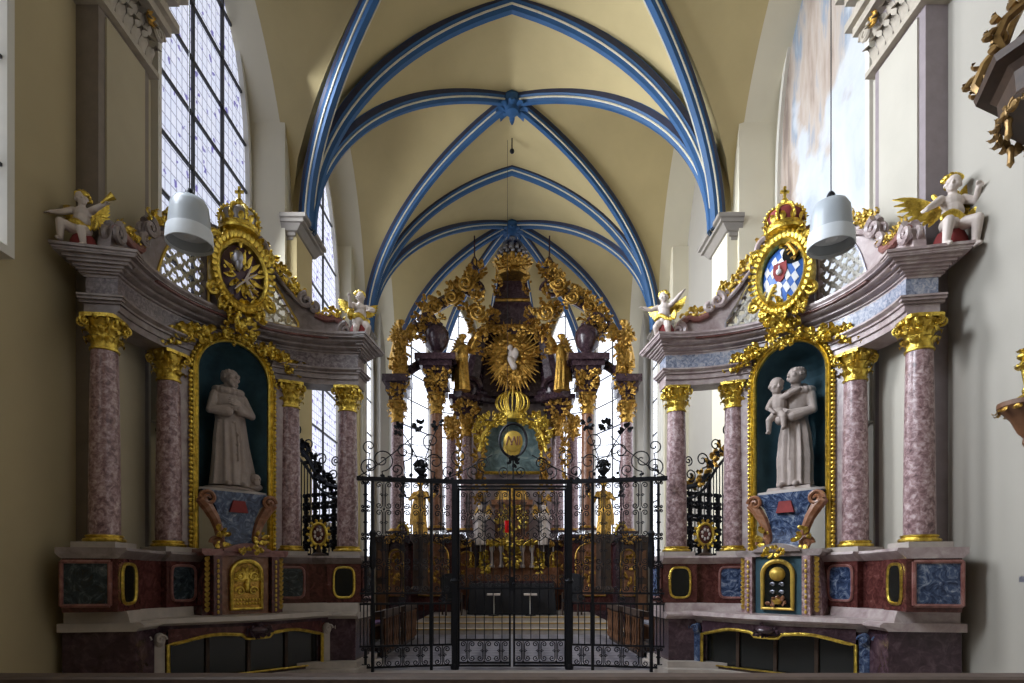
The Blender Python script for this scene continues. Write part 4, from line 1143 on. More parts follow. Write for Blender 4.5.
# ---- putti
def wing(m, root, out, up, L, n=9, wd=.09):
    # a fan of overlapping feathers
    root = Vector(root); out = Vector(out).normalized(); up = Vector(up).normalized(); nrm = out.cross(up)
    for row, (k0, l0) in enumerate(((1.0, 1.0), (.6, .65))):
        for k in range(n):
            t = k/(n-1); d = out*math.cos(-1.0+1.35*t)+up*math.sin(-1.0+1.35*t)
            m.leaf(root+out*.05*t+nrm*.012*row, d, nrm, L*l0*(.55+.45*t), wd, .15, 6, .22)
    m.cap(root, .035, root+(out*.5+up*.85).normalized()*L*.35, .02)
def putto(pose):
    """sitting child figure, faces -y; pose holds the joints"""
    m = MB(); g = pose
    m.ell((0,0,.13), (.105,.095,.09), 12, 10); m.ell((0,-.012,.23), (.1,.085,.1), 12, 10); m.ell((0,0,.33), (.105,.08,.085), 12, 10)
    m.cap((0,0,.38), .04, (0,-.01,.43), .04)
    head(m, (0,-.015,.505), .088, g.get('tilt', 0), g.get('turn', 0), False, False, g.get('lean', 0))
    for s in ('l', 'r'):
        x = -1 if s == 'l' else 1
        el, wr = g['arm_'+s]; sh = (x*.105,0,.365)
        m.cap(sh, .045, el, .036); m.cap(el, .037, wr, .025)
        d = (Vector(wr)-Vector(el)).normalized(); hand(m, Vector(wr), d, (0,-.3,1), .075, .35, -x, .0085)
        kn, an = g['leg_'+s]; hp = (x*.06,-.02,.10)
        m.cap(hp, .07, kn, .05); m.cap(kn, .052, an, .032)
        m.cap(Vector(an), .03, Vector(an)+Vector(g.get('foot_'+s, (0,-.07,-.02))), .022)
    body = remesh(m, 'putto', .007, 2)
    h = MB(); rng = random.Random(3)
    for k in range(40):
        a = rng.random()*2*PI; ph = rng.uniform(.0, 1.2); 
        p = Vector((0,-.0,.515))+Vector((math.cos(a)*math.cos(ph)*.085, math.sin(a)*math.cos(ph)*.09+.015, math.sin(ph)*.088))
        if (p.y < -.055 and p.z < .56) or p.z < .535: continue
        h.ell(p, rng.uniform(.02,.03), 8, 6)
    w = MB()
    for s in (-1, 1): wing(w, (s*.05,.07,.34), g.get('wing', {}).get(s, (s,.25,.25)), (0,.15,1), g.get('wl', .34), 8, .08)
    d = MB(); dd = g.get('drape', 1)
    for k in range(14):
        t = k/13; d.ell((-.12+.24*t, -.085+.03*abs(t-.5), .15+.04*math.sin(t*5)), (.03,.025,.04), 8, 6)
    for k in range(7): d.leaf((dd*.12,-.03,.17), (dd*.6,-.2,-.5+.15*k), (0,-1,0), .17, .07, .6)
    return body, h.mesh('hair'), w.mesh('wings'), d.mesh('drapery')
def place_putto(loc, rz, sc, label, pose, extra=None):
    b, h, w, d = putto(pose)
    o = thing('cherub_statue', label, 'cherub statue', loc, 'cherubs on the altar cornices'); o.rotation_euler = (0,0,rz); o.scale = (sc,)*3
    put('figure', b, M['putto'], o); put('hair', h, M['gold'], o); put('wing', w, M['gold'], o); put('drapery', d, M['gold'], o)
    if extra: extra(o)
    seat = MB(); seat.lathe([(.15,-.17),(.17,-.15),(.15,-.02),(.12,.045),(.05,.06)], (0,.03,0), 14, 1, .8); seat.build('cloud_seat', M['crimson'], o)
    return o
POSE_OUT = dict(arm_l=((-.2,-.06,.30),(-.30,-.12,.26)), arm_r=((.2,-.08,.36),(.32,-.12,.40)), leg_l=((-.16,-.17,.12),(-.17,-.15,-.08)), leg_r=((.09,-.19,.03),(.10,-.15,-.15)), turn=.5, tilt=-.2, wl=.30, wing={-1:(-1,.2,.35), 1:(.35,.5,.5)}, drape=1)
def trumpet(o):
    m = MB(); m.tube([(.30,-.15,.39),(.36,-.15,.44),(.44,-.14,.50)], [.012,.02,.05], 8); m.build('trumpet', M['gold'], o)
place_putto(FL.P(187.5,2.76,5.88), .12, 1.0, 'gold-winged white cherub with outstretched arm sitting at the outer end of the left altar', POSE_OUT, trumpet)
POSE_R = dict(arm_l=((-.2,-.07,.29),(-.31,-.15,.20)), arm_r=((.2,-.04,.31),(.15,-.15,.38)), leg_l=((-.13,-.18,.06),(-.14,-.15,-.15)), leg_r=((.12,-.19,.06),(.14,-.12,-.15)), turn=-.5, tilt=.2, wl=.42, wing={-1:(-1,.1,.1), 1:(1,-.05,.9)}, drape=1)
place_putto(FR.P(187.5,2.88,5.91), -.12, 1.28, 'gold-winged cherub with one wing raised high, sitting at the outer end of the right altar', POSE_R)
POSE_I = dict(arm_l=((-.17,-.08,.30),(-.2,-.15,.40)), arm_r=((.19,-.1,.3),(.1,-.18,.25)), leg_l=((-.08,-.08,-.02),(-.09,-.04,-.16)), leg_r=((.1,-.12,-.0),(.1,-.03,-.15)), turn=-.4, tilt=.1, wl=.28, drape=-1)
place_putto(FL.P(88,2.38,5.89), .5, 1.06, 'small pale cherub standing on the inner end of the left altar cornice, arm raised', POSE_I)
POSE_J = dict(arm_l=((-.2,-.05,.32),(-.30,-.10,.36)), arm_r=((.2,-.06,.40),(.31,-.10,.48)), leg_l=((-.1,-.12,-.0),(-.1,-.03,-.15)), leg_r=((.08,-.08,-.02),(.09,-.04,-.16)), turn=.4, tilt=-.1, wl=.28, drape=1)
place_putto(FR.P(88,2.38,5.89), -.5, 1.06, 'small pale cherub standing on the inner end of the right altar cornice beside the vault', POSE_J)
# ================================================================ WROUGHT IRON GATE
def scroll2(m, pts2, f, r=.010, n=5):
    m.tube([f(x, z) for x, z in pts2], r, n)
def sp2(cx, cz, r, turns, a0, sg, n=22, k=.15):
    return [(cx+r*(1-(1-k)*j/n)*math.cos(a0+sg*turns*2*PI*j/n), cz+r*(1-(1-k)*j/n)*math.sin(a0+sg*turns*2*PI*j/n)) for j in range(n+1)]
def cscroll(x, z, h, w, sg):
    """C scroll opening towards sg with spirals at both ends"""
    r = w*.42; up = sp2(x, z+h/2-r, r, 1.35, PI if sg > 0 else 0, -sg); dn = sp2(x, z-h/2+r, r, 1.35, PI if sg > 0 else 0, sg)
    return list(reversed(up))+dn
def sscroll(x, z, h, w, sg):
    r = w*.42; up = sp2(x, z+h/2-r, r, 1.35, PI if sg > 0 else 0, -sg); dn = sp2(x, z-h/2+r, r, 1.35, 0 if sg > 0 else PI, -sg)
    return list(reversed(up))+dn
def scroll_panel(m, f, x0, x1, z0, z1, cell=.42, r=.010):
    nx = max(1, round((x1-x0)/cell/.8)); nz = max(1, round((z1-z0)/cell)); w = (x1-x0)/nx; h = (z1-z0)/nz
    for i in range(nx):
        c = x0+w*(i+.5); m.tube([f(c, z0), f(c, z1)], r*.8, 5)
        for j in range(nz):
            zc = z0+h*(j+.5)
            for s in (-1, 1):
                scroll2(m, cscroll(c+s*w*.26, zc, h*.96, w*.42, s), f, r)
                scroll2(m, sp2(c+s*w*.12, zc, w*.10, 1.2, 0 if s > 0 else PI, s, 14), f, r*.8)
            m.ell(f(c, z0+h*j), (r*2.2,)*3, 6, 5)
def iron_leaf_clump(m, c, n, rng, L=.14):
    for k in range(n):
        a = rng.random()*2*PI; d = Vector((math.cos(a), rng.uniform(-.6,.6), math.sin(a))); m.leaf(Vector(c)+d*.03, d, (0,-1,0), L*rng.uniform(.6,1.2), L*.42, .6, 6, .3)
GY = 10.5
G = thing('choir_gate', 'tall black wrought iron choir screen with double doors between the two marble side altars', 'gate', (0,GY,0), world=True)
def gf(x, z):   # wings bend a little towards the nave
    return Vector((x, GY-max(0, abs(x)-1.05)*.22, z))
ZT = 3.25
PX = [-2.37, -1.40, 1.40, 2.37]
m = MB()
xs = [-2.62+5.24*k/40 for k in range(41)]
m.sweep([[gf(x,ZT)+Vector((0,-.05,0)), gf(x,ZT)+Vector((0,.05,0)), gf(x,ZT+.07)+Vector((0,.05,0)), gf(x,ZT+.07)+Vector((0,-.05,0))] for x in xs])
m.build('top_rail', M['iron'], G, smooth=False)
m = MB(); m.bx(-1.02, 1.02, GY-.025, GY+.025, ZT-.07, ZT-.03); m.build('door_head', M['iron'], G, smooth=False)
for s in (-1, 1):
    m = MB(); m.bx(s*1.0-.05, s*1.0+.05, GY-.05, GY+.05, 0, ZT); m.lathe([(.07,0),(.08,.05),(.06,.1)], (s*1.0,GY,0), 10)
    m.lathe([(.05,1.5),(.08,1.55),(.05,1.6)], (s*1.0,GY,0), 10); m.build('door_post', M['iron'], G)
for x in PX:
    p = gf(x, 0); m = MB(); m.bx(p.x-.025, p.x+.025, p.y-.025, p.y+.025, 0, ZT)
    if abs(x) > 2: m.lathe([(.03,1.75),(.055,1.8),(.06,2.1),(.045,2.3),(.07,2.36),(.03,2.42)], p, 8)
    m.build('post', M['iron'], G)
for s in (-1, 1):
    m = MB()
    for z in (.06, .42, 1.14, 1.32):
        a = [s*1.0+s*1.58*k/12 for k in range(13)]
        m.sweep([[gf(x,z)+Vector((0,-.015,0)), gf(x,z)+Vector((0,.015,0)), gf(x,z+.035)+Vector((0,.015,0)), gf(x,z+.035)+Vector((0,-.015,0))] for x in a])
    m.build('middle_rail', M['iron'], G, smooth=False)
for s in (-1, 1):
    for x0, x1 in ((1.06,1.37),(1.43,2.34),(2.40,2.57)):
        m = MB(); a, b = sorted((s*x0, s*x1))
        scroll_panel(m, gf, a, b, 1.36, ZT, .42, .010)
        scroll_panel(m, gf, a, b, .08, .42, .34, .010)
        n = max(3, int((b-a)/.10))
        for k in range(n+1): x = a+(b-a)*k/n; m.tube([gf(x,.45), gf(x,1.14)], .010, 6)
        scroll2(m, sscroll((a+b)/2, 1.24, .15, .15, s), gf, .009)
        m.build('scroll_panel', M['iron'], G, angle=60)
for s in (-1, 1):
    f = lambda x, z: Vector((x, GY, z))
    x0, x1 = sorted((s*.02, s*.95))
    m = MB()
    for x in (x0, x1-.035): m.bx(x, x+.035, GY-.02, GY+.02, .05, ZT-.08)
    for z in (.05, .10, .50, 1.40, ZT-.12): m.bx(x0, x1, GY-.018, GY+.018, z, z+.035)
    d = m.build('gate_door', M['iron'], G, smooth=False)
    m = MB(); c = (x0+x1)/2
    scroll_panel(m, f, x0+.03, x1-.03, 2.30, ZT-.14, .42, .009)
    scroll_panel(m, f, x0+.03, x1-.03, .14, .50, .32, .009)
    # large tree-like central motif and slim uprights
    for k in range(5):
        for q in (-1, 1):
            m.tube([f(c, 2.25+.16*k), f(c+q*.1, 2.32+.16*k), f(c+q*(.28-.04*k), 2.22+.16*k)], .010, 5)
    for k in range(1, 6):
        x = x0+(x1-x0)*k/6; m.tube([f(x,.53), f(x,2.3)], .0085, 6)
    for k in range(6):
        x = x0+(x1-x0)*(k+.5)/6; scroll2(m, sscroll(x, 1.55, .22, .12, 1), f, .008)
    m.build('door_scrollwork', M['iron'], d, angle=60)
m = MB(); m.box((.0,GY-.04,1.5), (.06,.05,.24)); m.ell((.03,GY-.08,1.5), .03, 8, 6); m.build('lock_box', M['iron'], G, smooth=False)
# cresting over the rail
rng = random.Random(9)
def crest(x0, x1, hs):
    m = MB(); zb = ZT+.07
    for (x, z, r, t, a0, sg) in hs:
        p = sp2(x, z, r, t, a0, sg, 30, .12); scroll2(m, p, gf, .011)
        if p[0][1] > zb: m.tube([gf(*p[0]), gf(p[0][0]+.02*sg, max(zb, p[0][1]-.2)), gf(lerp(p[0][0], x, .5), zb)], .010, 5)
    return m
for s in (-1, 1):
    hs = []
    for x, z, r, t in ((2.42,3.50,.16,1.6),(2.22,3.62,.20,1.6),(1.98,3.46,.11,1.4),(1.86,3.78,.17,1.5),(1.62,3.48,.12,1.4),(1.34,3.62,.18,1.5),(1.40,3.98,.16,1.4),(1.1,3.46,.12,1.4),(.92,3.72,.16,1.5),(.68,3.46,.12,1.4),(.5,3.6,.14,1.4),(2.42,3.84,.12,1.3)):
        hs.append((s*x, z, r, t, -PI/2, s if int(x*100) % 3 else -s))
    m = crest(0, 0, hs)
    for (xa, za, xb, zb2, zc) in ((2.6,3.32,1.7,4.05,3.6),(1.6,3.32,1.25,4.32,4.0),(1.5,3.32,2.0,4.22,4.0),(1.2,3.32,.35,3.75,3.5)):
        m.tube([gf(s*lerp(xa, xb, t), za*(1-t)**2+2*zc*t*(1-t)+zb2*t*t) for t in [k/10 for k in range(11)]], .010, 5)
    for z, a, b in ((3.70,1.2,2.0),(3.9,1.35,1.85)): m.tube([gf(s*lerp(a,b,k/6), z) for k in range(7)], .007, 5)
    for (x, z, n) in ((1.62,4.24,18),(1.30,4.28,12),(1.95,4.15,12)): iron_leaf_clump(m, gf(s*x, z), n, rng, .13)
    for k in range(5): c = gf(s*(1.1+.35*k), 3.35); iron_leaf_clump(m, c, 4, rng, .12)
    m.build('cresting', M['iron'], G, angle=60)
    # flower urn on the rail
    p = gf(s*1.58, 0); m = MB(); m.lathe([(.06,ZT+.07),(.07,ZT+.09),(.03,ZT+.12),(.05,ZT+.15),(.10,ZT+.2),(.10,ZT+.24),(.07,ZT+.25)], p, 14)
    u = m.build('urn', M['iron'], G)
    m = MB()
    for k in range(34):
        a = rng.random()*2*PI; ph = rng.uniform(.05,1.5); d = Vector((math.cos(a)*math.cos(ph), math.sin(a)*math.cos(ph), math.sin(ph))); c = p+Vector((0,0,ZT+.27))
        m.leaf(c, d, (d.x,d.y,-.4), rng.uniform(.12,.2), .065, .8, 6, .35); m.ell(c+d*.12, .022, 6, 5)
    m.build('iron_flowers', M['iron'], u)
# oval medallion standing on the middle of the rail
mc = Vector((0.02,GY,4.01))
m = MB(); m.tube([mc+Vector((.235*math.cos(2*PI*k/40),0,.29*math.sin(2*PI*k/40))) for k in range(40)], .022, 8, closed=True)
m.tube([mc+Vector((0,0,-.29)), mc+Vector((0,0,-.68))], .015, 6)
for s in (-1, 1): scroll2(m, sp2(s*.14, 3.46, .10, 1.5, -PI/2, s), gf, .010)
iron_leaf_clump(m, mc+Vector((0,0,-.38)), 14, rng, .12)
md = m.build('medallion', M['iron'], G)
m = MB(); m.ell(mc+Vector((0,.0,-.02)), (.17,.035,.19), 24, 10); mg = m.build('medallion_disc', M['goldmatte'], md)
m = MB()
for x, t in ((-.10,.02),(-.045,-.03),(-.01,.03),(.035,-.02),(.075,.0),(.115,.0)): m.tube([mc+Vector((x-t,-.035,-.09)), mc+Vector((x+t,-.042,.06))], .012, 6)
m.build('raised_monogram', M['orange'], md)
# ---- iron screens closing the gap behind each altar
for s, lab in ((-1, 'dark iron screen with a swept scrolled top behind the inner columns of the left altar'), (1, 'dark iron screen with a swept scrolled top behind the inner columns of the right altar')):
    S = thing('iron_screen', lab, 'screen', (s*4.2,12.0,0), 'iron screens behind the altars', world=True)
    f = lambda x, z: Vector((s*(x), 11.6+(x-3.2)*.55, z))
    m = MB()
    for x in (3.35, 3.95, 4.6): m.tube([f(x,0), f(x,3.95)], .03, 6)
    top = [(3.35,3.35),(3.6,3.42),(3.85,3.62),(4.1,4.0),(4.35,4.28),(4.75,4.42)]
    m.tube([f(x,z) for x,z in top], .055, 6); m.tube([f(x,z-.22) for x,z in top], .03, 6); m.tube([f(3.3,1.2), f(4.75,1.2)], .03, 6)
    m.build('screen_frame', M['iron'], S)
    m = MB(); scroll_panel(m, f, 3.38, 4.7, 1.25, 3.3, .26, .020)
    for k in range(18): x = 3.38+.075*k; m.tube([f(x,.05), f(x,1.2)], .014, 5); m.tube([f(x,1.25), f(x,3.32+.95*k/17)], .013, 5)
    for x, z, r in ((3.5,3.62,.13),(3.78,3.95,.17),(4.1,4.28,.15),(3.45,3.9,.1),(4.4,4.6,.17)): scroll2(m, sp2(x, z, r, 1.6, -PI/2, 1), f, .014)
    m.build('screen_scrolls', M['iron'], S, angle=60)
    m = MB()
    for x, z in ((3.6,3.46),(3.8,3.66),(4.0,3.95),(4.2,4.2),(4.5,4.38)): iron_leaf_clump(m, f(x, z), 12, rng, .2)
    m.build('screen_leaves', M['golddk'] if s > 0 else M['iron'], S)
# ================================================================ HIGH ALTAR
HD = 22.0
H = thing('high_altar', 'towering gilded high altar of dark marble filling the apse behind the gate', 'altar', (0,HD,0), world=True)
rng = random.Random(77)
X1 = Vector((1,0,0)); Yn = Vector((0,-1,0))
def sym(px): return 512.5+abs(px-512.5)
def pos(s, px, py, D):
    v = at(px, py, D); v.x = s*abs((px-512.5)/FPX*D); return v
def clump(m, c, ru, rv, n, L, wd, lift=.12): scroll_leaf_clump(m, c, X1, Zv, Yn, ru, rv, int(n*1.9), rng, L*.74, wd*.62, lift)
# steps
m = MB()
for k in range(3): m.bx(-3.2+.3*k, 3.2-.3*k, 17.0+.42*k, 25.5, .15*k, .15*(k+1))
st = m.build('altar_steps', M['stone'], H, smooth=False)
m = MB()
for k in range(3): m.bx(-3.2+.3*k, 3.2-.3*k, 16.985+.42*k, 17.03+.42*k, .15*(k+1)-.03, .15*(k+1)+.006)
m.build('step_edging', M['brassy'], st, smooth=False)
# altar table and gradines
m = MB(); m.bx(-1.35, 1.35, 20.6, 21.6, .45, 1.42); m.bx(-1.45, 1.45, 20.5, 21.6, 1.42, 1.5); mn = m.build('altar_table', M['purple'], H, smooth=False)
m = MB(); m.bx(-1.1, 1.1, 20.57, 20.62, .55, 1.3); m.build('table_front', M['red'], mn, smooth=False)
m = MB(); m.bx(-1.7, 1.7, 21.5, 22.0, .45, 1.75); m.bx(-1.7, 1.7, 21.7, 22.0, 1.75, 1.98); m.build('gradine', M['orange'], mn, smooth=False)
# base block and pedestals
for s in (-1, 1):
    for (xa, xb, D, zt) in ((412,460,20.8,3.08),(388,411,20.2,3.0),(456,480,22.4,3.0)):
        x0 = (512.5-xa)/FPX*D; x1 = (512.5-xb)/FPX*D
        m = MB(); m.bx(s*x0, s*x1, D-.45, D+.6, 0, zt-.2)
        pd = m.build('pedestal', M['red'] if xa == 412 else M['purple'], H, smooth=False)
        m = MB()
        for e, za, zb in ((.06,zt-.28,zt-.2),(.12,zt-.2,zt-.1),(.18,zt-.1,zt),(.1,0,.35),(.05,.35,.5)): m.bx(s*(x0+e), s*(x1-e), D-.45-e, D+.6, za, zb)
        m.build('pedestal_moulding', M['purple'], pd, smooth=False)
        m = MB(); xm = (x0+x1)/2; w = abs(x0-x1)*.3
        o = [(xm-w,1.0)]+[(xm-w*math.cos(PI*k/12), 2.3+w*math.sin(PI*k/12)) for k in range(13)]+[(xm+w,1.0)]
        m.prism(o, lambda x, z: (s*x, D-.45, z), lambda x, z: (s*x, D-.50, z)); m.build('arched_panel', M['orange'], pd, smooth=False)
        m = MB(); m.tube([(s*x, D-.5, z) for x, z in o], .035, 6, closed=True)
        clump(m, Vector((s*xm, D-.52, 1.9)), w*.6, .5, 16, .3, .14, .05); clump(m, Vector((s*xm, D-.65, zt-.14)), abs(x0-x1)*.4, .1, 14, .25, .14, .05)
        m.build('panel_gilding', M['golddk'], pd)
# side screens of dark panelled wood joining pedestals to the choir wall
for s in (-1, 1):
    m = MB(); m.bx(s*4.05, s*4.45, 19.6, 20.2, 0, 2.9); m.bx(s*3.95, s*4.5, 19.55, 20.25, 2.8, 2.95); sc_ = m.build('side_screen', M['wood'], H, smooth=False)
    m = MB()
    for z in (.5, 1.6): m.bx(s*4.12, s*4.38, 19.56, 19.62, z, z+.9)
    m.build('screen_panel', M['woodmid'], sc_, smooth=False)
# columns (copies share meshes)
HC = {}; HCAP = capital_mesh(.2, .72, 3)
for s in (-1, 1):
    for (px, D, pb, pt, mt) in ((437,20.8,531,394,M['orange']),(398,20.2,534,402,M['pink']),(467,22.4,533,418,M['pink']),(452,23.4,533,418,M['pink'])):
        b = pos(s, px, pb, D); t = at(px, pt, D); h = t.z-b.z
        key = round(h, 2); HC.setdefault(key, {})
        column(H, b-Vector((0,HD,0)), .23, h, HCAP, .72, 0, mt, M['golddk'], M['purple'], HC[key])
# entablature blocks and the curved cornice between them
def block(s, px0, px1, D, layers, name, mat, dy=.5):
    m = MB()
    for (pya, pyb, e) in layers:
        a = pos(s, px0, pya, D); b = pos(s, px1, pyb, D); x0, x1 = sorted((abs(a.x), abs(b.x)))
        m.bx(s*(x0-e), s*(x1+e), D-dy*.5-e, D+dy, min(a.z,b.z), max(a.z,b.z))
    return m.build(name, mat, H, smooth=False)
for s in (-1, 1):
    eb = block(s, 428, 447, 20.8, ((394,388,.0),(388,380,.08),(380,374,.02),(374,370,.12),(370,365,.22),(365,359,.36)), 'entablature_block', M['purple'])
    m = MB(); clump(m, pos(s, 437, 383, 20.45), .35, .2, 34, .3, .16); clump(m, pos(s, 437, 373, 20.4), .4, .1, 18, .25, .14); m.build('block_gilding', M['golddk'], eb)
    eb = block(s, 391, 405, 20.2, ((402,394,.0),(394,385,.1),(385,378,.2)), 'entablature_block', M['purple'])
    m = MB(); clump(m, pos(s, 398, 392, 19.9), .25, .2, 24, .25, .14); m.build('block_gilding', M['golddk'], eb)
    eb = block(s, 455, 478, 22.6, ((418,410,.0),(410,402,.05),(402,397,.18)), 'entablature_block', M['purple'])
    m = MB(); clump(m, pos(s, 466, 409, 22.2), .45, .25, 36, .32, .17); m.build('block_gilding', M['golddk'], eb)
    # concave cornice arms linking the blocks
    m = MB()
    for z0, w in ((362,.12),(367,.08)):
        P0 = pos(s, 400, 372 if z0 == 367 else 368, 20.2); P1 = pos(s, 420, z0, 20.8)
        m.tube([P0, (P0+P1)/2+Vector((0,.2,-.05)), P1], w, 6)
    pts = [pos(s, lerp(458,505,k/10), 392+8*math.sin(k/10*PI*.5), lerp(21.0,23.2,(k/10)**.6)) for k in range(11)]
    m.tube(pts, .17, 8); m.tube([p+Vector((0,-.05,.2)) for p in pts], .11, 6)
    m.build('cornice_arm', M['purple'], H)
    # dark urns over the main columns
    b = pos(s, 437, 359, 20.8); k = 1.0
    m = MB(); m.lathe([(.34,0),(.36,.06),(.22,.16),(.2,.24),(.36,.42),(.44,.7),(.43,.9),(.32,1.08),(.2,1.14),(.24,1.2),(.1,1.3)], b, 20); ur = m.build('urn', M['purple'], H)
    m = MB(); clump(m, b+Vector((0,-.3,1.25)), .3, .12, 18, .28, .14); clump(m, b+Vector((-s*-.42,-.15,.9)), .1, .4, 12, .26, .13); m.build('urn_gilding', M['golddk'], ur)
    # big broken scroll arms up to the crown
    path = [(423,338),(424,322),(431,310),(443,303),(456,296),(466,288),(474,281),(478,275)]
    m = MB(); pp3 = [pos(s, x, y, lerp(20.9,21.9,i/7)) for i, (x, y) in enumerate(path)]
    m.tube(pp3, [.15,.2,.22,.22,.22,.2,.17,.12], 8)
    m.tube(spiral(pos(s, 427, 322, 20.7), X1*-s, Zv, .42, 1.6, 30, PI, 1), .1, 6); m.tube(spiral(pos(s, 474, 290, 21.5), X1*-s, Zv, .34, 1.5, 30, 0, 1), .09, 6)
    va = m.build('scroll_arm', M['purple'], H)
    m = MB()
    for i, p in enumerate(pp3): clump(m, p+Vector((0,-.22,.05)), .3, .2, 20, .34, .18)
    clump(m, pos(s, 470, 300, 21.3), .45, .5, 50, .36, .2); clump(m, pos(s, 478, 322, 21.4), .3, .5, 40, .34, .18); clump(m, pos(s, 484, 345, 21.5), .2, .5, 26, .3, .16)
    for (x, y, r) in ((434,306,.25),(452,297,.25),(466,283,.28),(478,312,.3)): m.tube(spiral(pos(s, x, y, 20.9), X1*-s, Zv, r, 1.7, 26, 0, -1), .05, 6)
    m.build('arm_gilding', M['golddk'], va)
    m = MB(); p = pos(s, 475, 277, 21.9); m.lathe([(.12,0),(.16,.1),(.08,.2),(.2,.38),(.12,.6),(.04,.75)], p, 12); m.tube([p+Vector((0,0,.7)), p+Vector((0,0,1.5))], .03, 6); m.build('pinnacle', M['purple'], va)
    # tall purple side volutes of the upper storey
    path = [(486,330),(481,342),(478,355),(475,370),(472,384),(470,394)]
    m = MB(); q = [pos(s, x, y, 22.4) for x, y in path]; m.tube(q, [.26,.3,.32,.36,.42,.48], 8); m.tube(spiral(pos(s, 470, 388, 21.9), X1*-s, Zv, .42, 1.5, 28, 0, 1), .1, 6)
    m.build('upper_volute', M['purple'], H)
# upper storey body
m = MB()
def hexa(m, pts, D0, D1): m.prism(pts, lambda a, b: at(a, b, D0), lambda a, b: at(a*(1)+0, b, D1))
hexa(m, [(500,268),(525,268),(530,300),(540,328),(485,328),(495,300)], 22.2, 23.2); hexa(m, [(484,328),(541,328),(545,334),(480,334)], 21.9, 23.2); hexa(m, [(482,334),(543,334),(548,396),(477,396)], 22.5, 23.4)
up_ = m.build('upper_storey', M['purple'], H, smooth=False)
m = MB()
for y in (300, 326): m.tube([at(495 if y == 300 else 486, y, 22.0), at(530 if y == 300 else 539, y, 22.0)], .06, 6)
clump(m, at(512.5, 331, 21.8), .9, .14, 40, .34, .17)
for s in (-1, 1): clump(m, pos(s, 492, 318, 21.9), .25, .3, 26, .3, .16); clump(m, pos(s, 498, 285, 21.9), .12, .4, 20, .26, .14)
m.build('storey_gilding', M['golddk'], up_)
# sunburst with the white relief
m = MB(); cs = at(512.5, 358, 22.0)
for k in range(110):
    a = 2*PI*k/110; L = (.92,1.12,.98,1.25,1.02)[k % 5]; d = Vector((math.cos(a)*.82, 0, math.sin(a)*1.06))
    m.tube([cs+d*.38+Yn*.07, cs+d*.8*L+Yn*.03, cs+d*L*1.08], [.05,.042,.012], 5)
m.ell(cs+Vector((0,.10,0)), (.74,.12,.98), 28, 12)
sb = m.build('sunburst', M['golddk'], H)
m = MB()
for k in range(34):
    a = 2*PI*k/34*1.0+.3*math.sin(k*3.1); q = .85+.3*math.sin(k*1.9); p = cs+Vector((.46*q*math.cos(a), -.1-.05*math.cos(k*2.2), .62*q*math.sin(a))); m.ell(p, (.12,.09,.10), 8, 6)
clump(m, cs+Vector((0,-.1,-.75)), .4, .2, 24, .3, .15)
m.build('cloud_ring', M['golddk'], sb)
m = MB(); m.ell(cs+Vector((0,-.12,0)), (.16,.09,.40), 14, 10); m.ell(cs+Vector((-.08,-.22,.3)), .1, 10, 8); m.ell(cs+Vector((.1,-.2,.1)), (.12,.1,.2), 10, 8); m.cap(cs+Vector((-.1,-.2,-.1)), .1, cs+Vector((.05,-.22,-.4)), .12); m.build('trinity_relief', M['putto'], sb)
# crown dome at the very top
m = MB(); b = at(512.5, 278, 22.0); b.x = 0.02
m.lathe([(.55,0),(.62,.08),(.52,.2),(.56,.3),(.66,.42)], b, 24)
for k in range(16): a = 2*PI*k/16; m.leaf(b+Vector((.6*math.cos(a), .6*math.sin(a), .35)), (math.cos(a)*.3, math.sin(a)*.3, 1), (math.cos(a), math.sin(a), 0), .36, .2, .6)
clump(m, b+Vector((0,-.6,.2)), .6, .25, 40, .28, .15); cw = m.build('crown', M['golddk'], H)
m = MB()
for row in range(5):
    zz = .55+.16*row; rr = (.60,.60,.52,.38,.2)[row]; nn = max(5, int(rr*30))
    for k in range(nn): a = 2*PI*k/nn+row*.2; m.ell(b+Vector((rr*math.cos(a), rr*math.sin(a), zz)), .075, 8, 6)
for k in range(8):
    a = 2*PI*k/8; m.tube([b+Vector((math.cos(a)*.6*math.cos(q), math.sin(a)*.6*math.cos(q), .5+.85*math.sin(q))) for q in [PI/2*j/8 for j in range(9)]], .045, 6)
m.ell(b+Vector((0,0,1.45)), .13, 12, 8); m.tube([b+Vector((0,0,1.5)), b+Vector((0,0,1.95))], .035, 6); m.tube([b+Vector((-.13,0,1.78)), b+Vector((.13,0,1.78))], .035, 6)
m.build('crown_pearls', M['silver'], cw)
m = MB(); m.lathe([(.5,.4),(.54,.6),(.46,.95),(.25,1.25),(.03,1.36)], b, 20); m.build('crown_cap', M['purple'], cw)
# gilt crown over the picture
m = MB(); b = at(512.5, 420, 22.3); b.x = .02
m.lathe([(.42,0),(.46,.06),(.42,.16),(.46,.24)], b, 22, 1, .6)
for k in range(9):
    a = PI*k/8; 
    for rr in (.62,.45): m.tube([b+Vector((math.cos(a)*rr*math.sin(q)*1.0, -.25*math.sin(a), .2+.42*(1-math.cos(q)))) for q in [PI*j/14 for j in range(15)]], .035, 6)
m.ell(b+Vector((0,-.1,1.12)), .09, 10, 8)
for s in (-1, 1):
    clump(m, b+Vector((s*.75,-.1,-.05)), .5, .2, 30, .36, .17); clump(m, b+Vector((s*1.15,-.05,-.5)), .22, .5, 34, .34, .17)
    m.tube([b+Vector((s*.3,-.1,.0)), b+Vector((s*.8,-.15,-.15)), b+Vector((s*1.1,-.1,-.6)), b+Vector((s*1.25,-.1,-1.2))], .07, 6)
m.build('picture_crown', M['gold'], H)
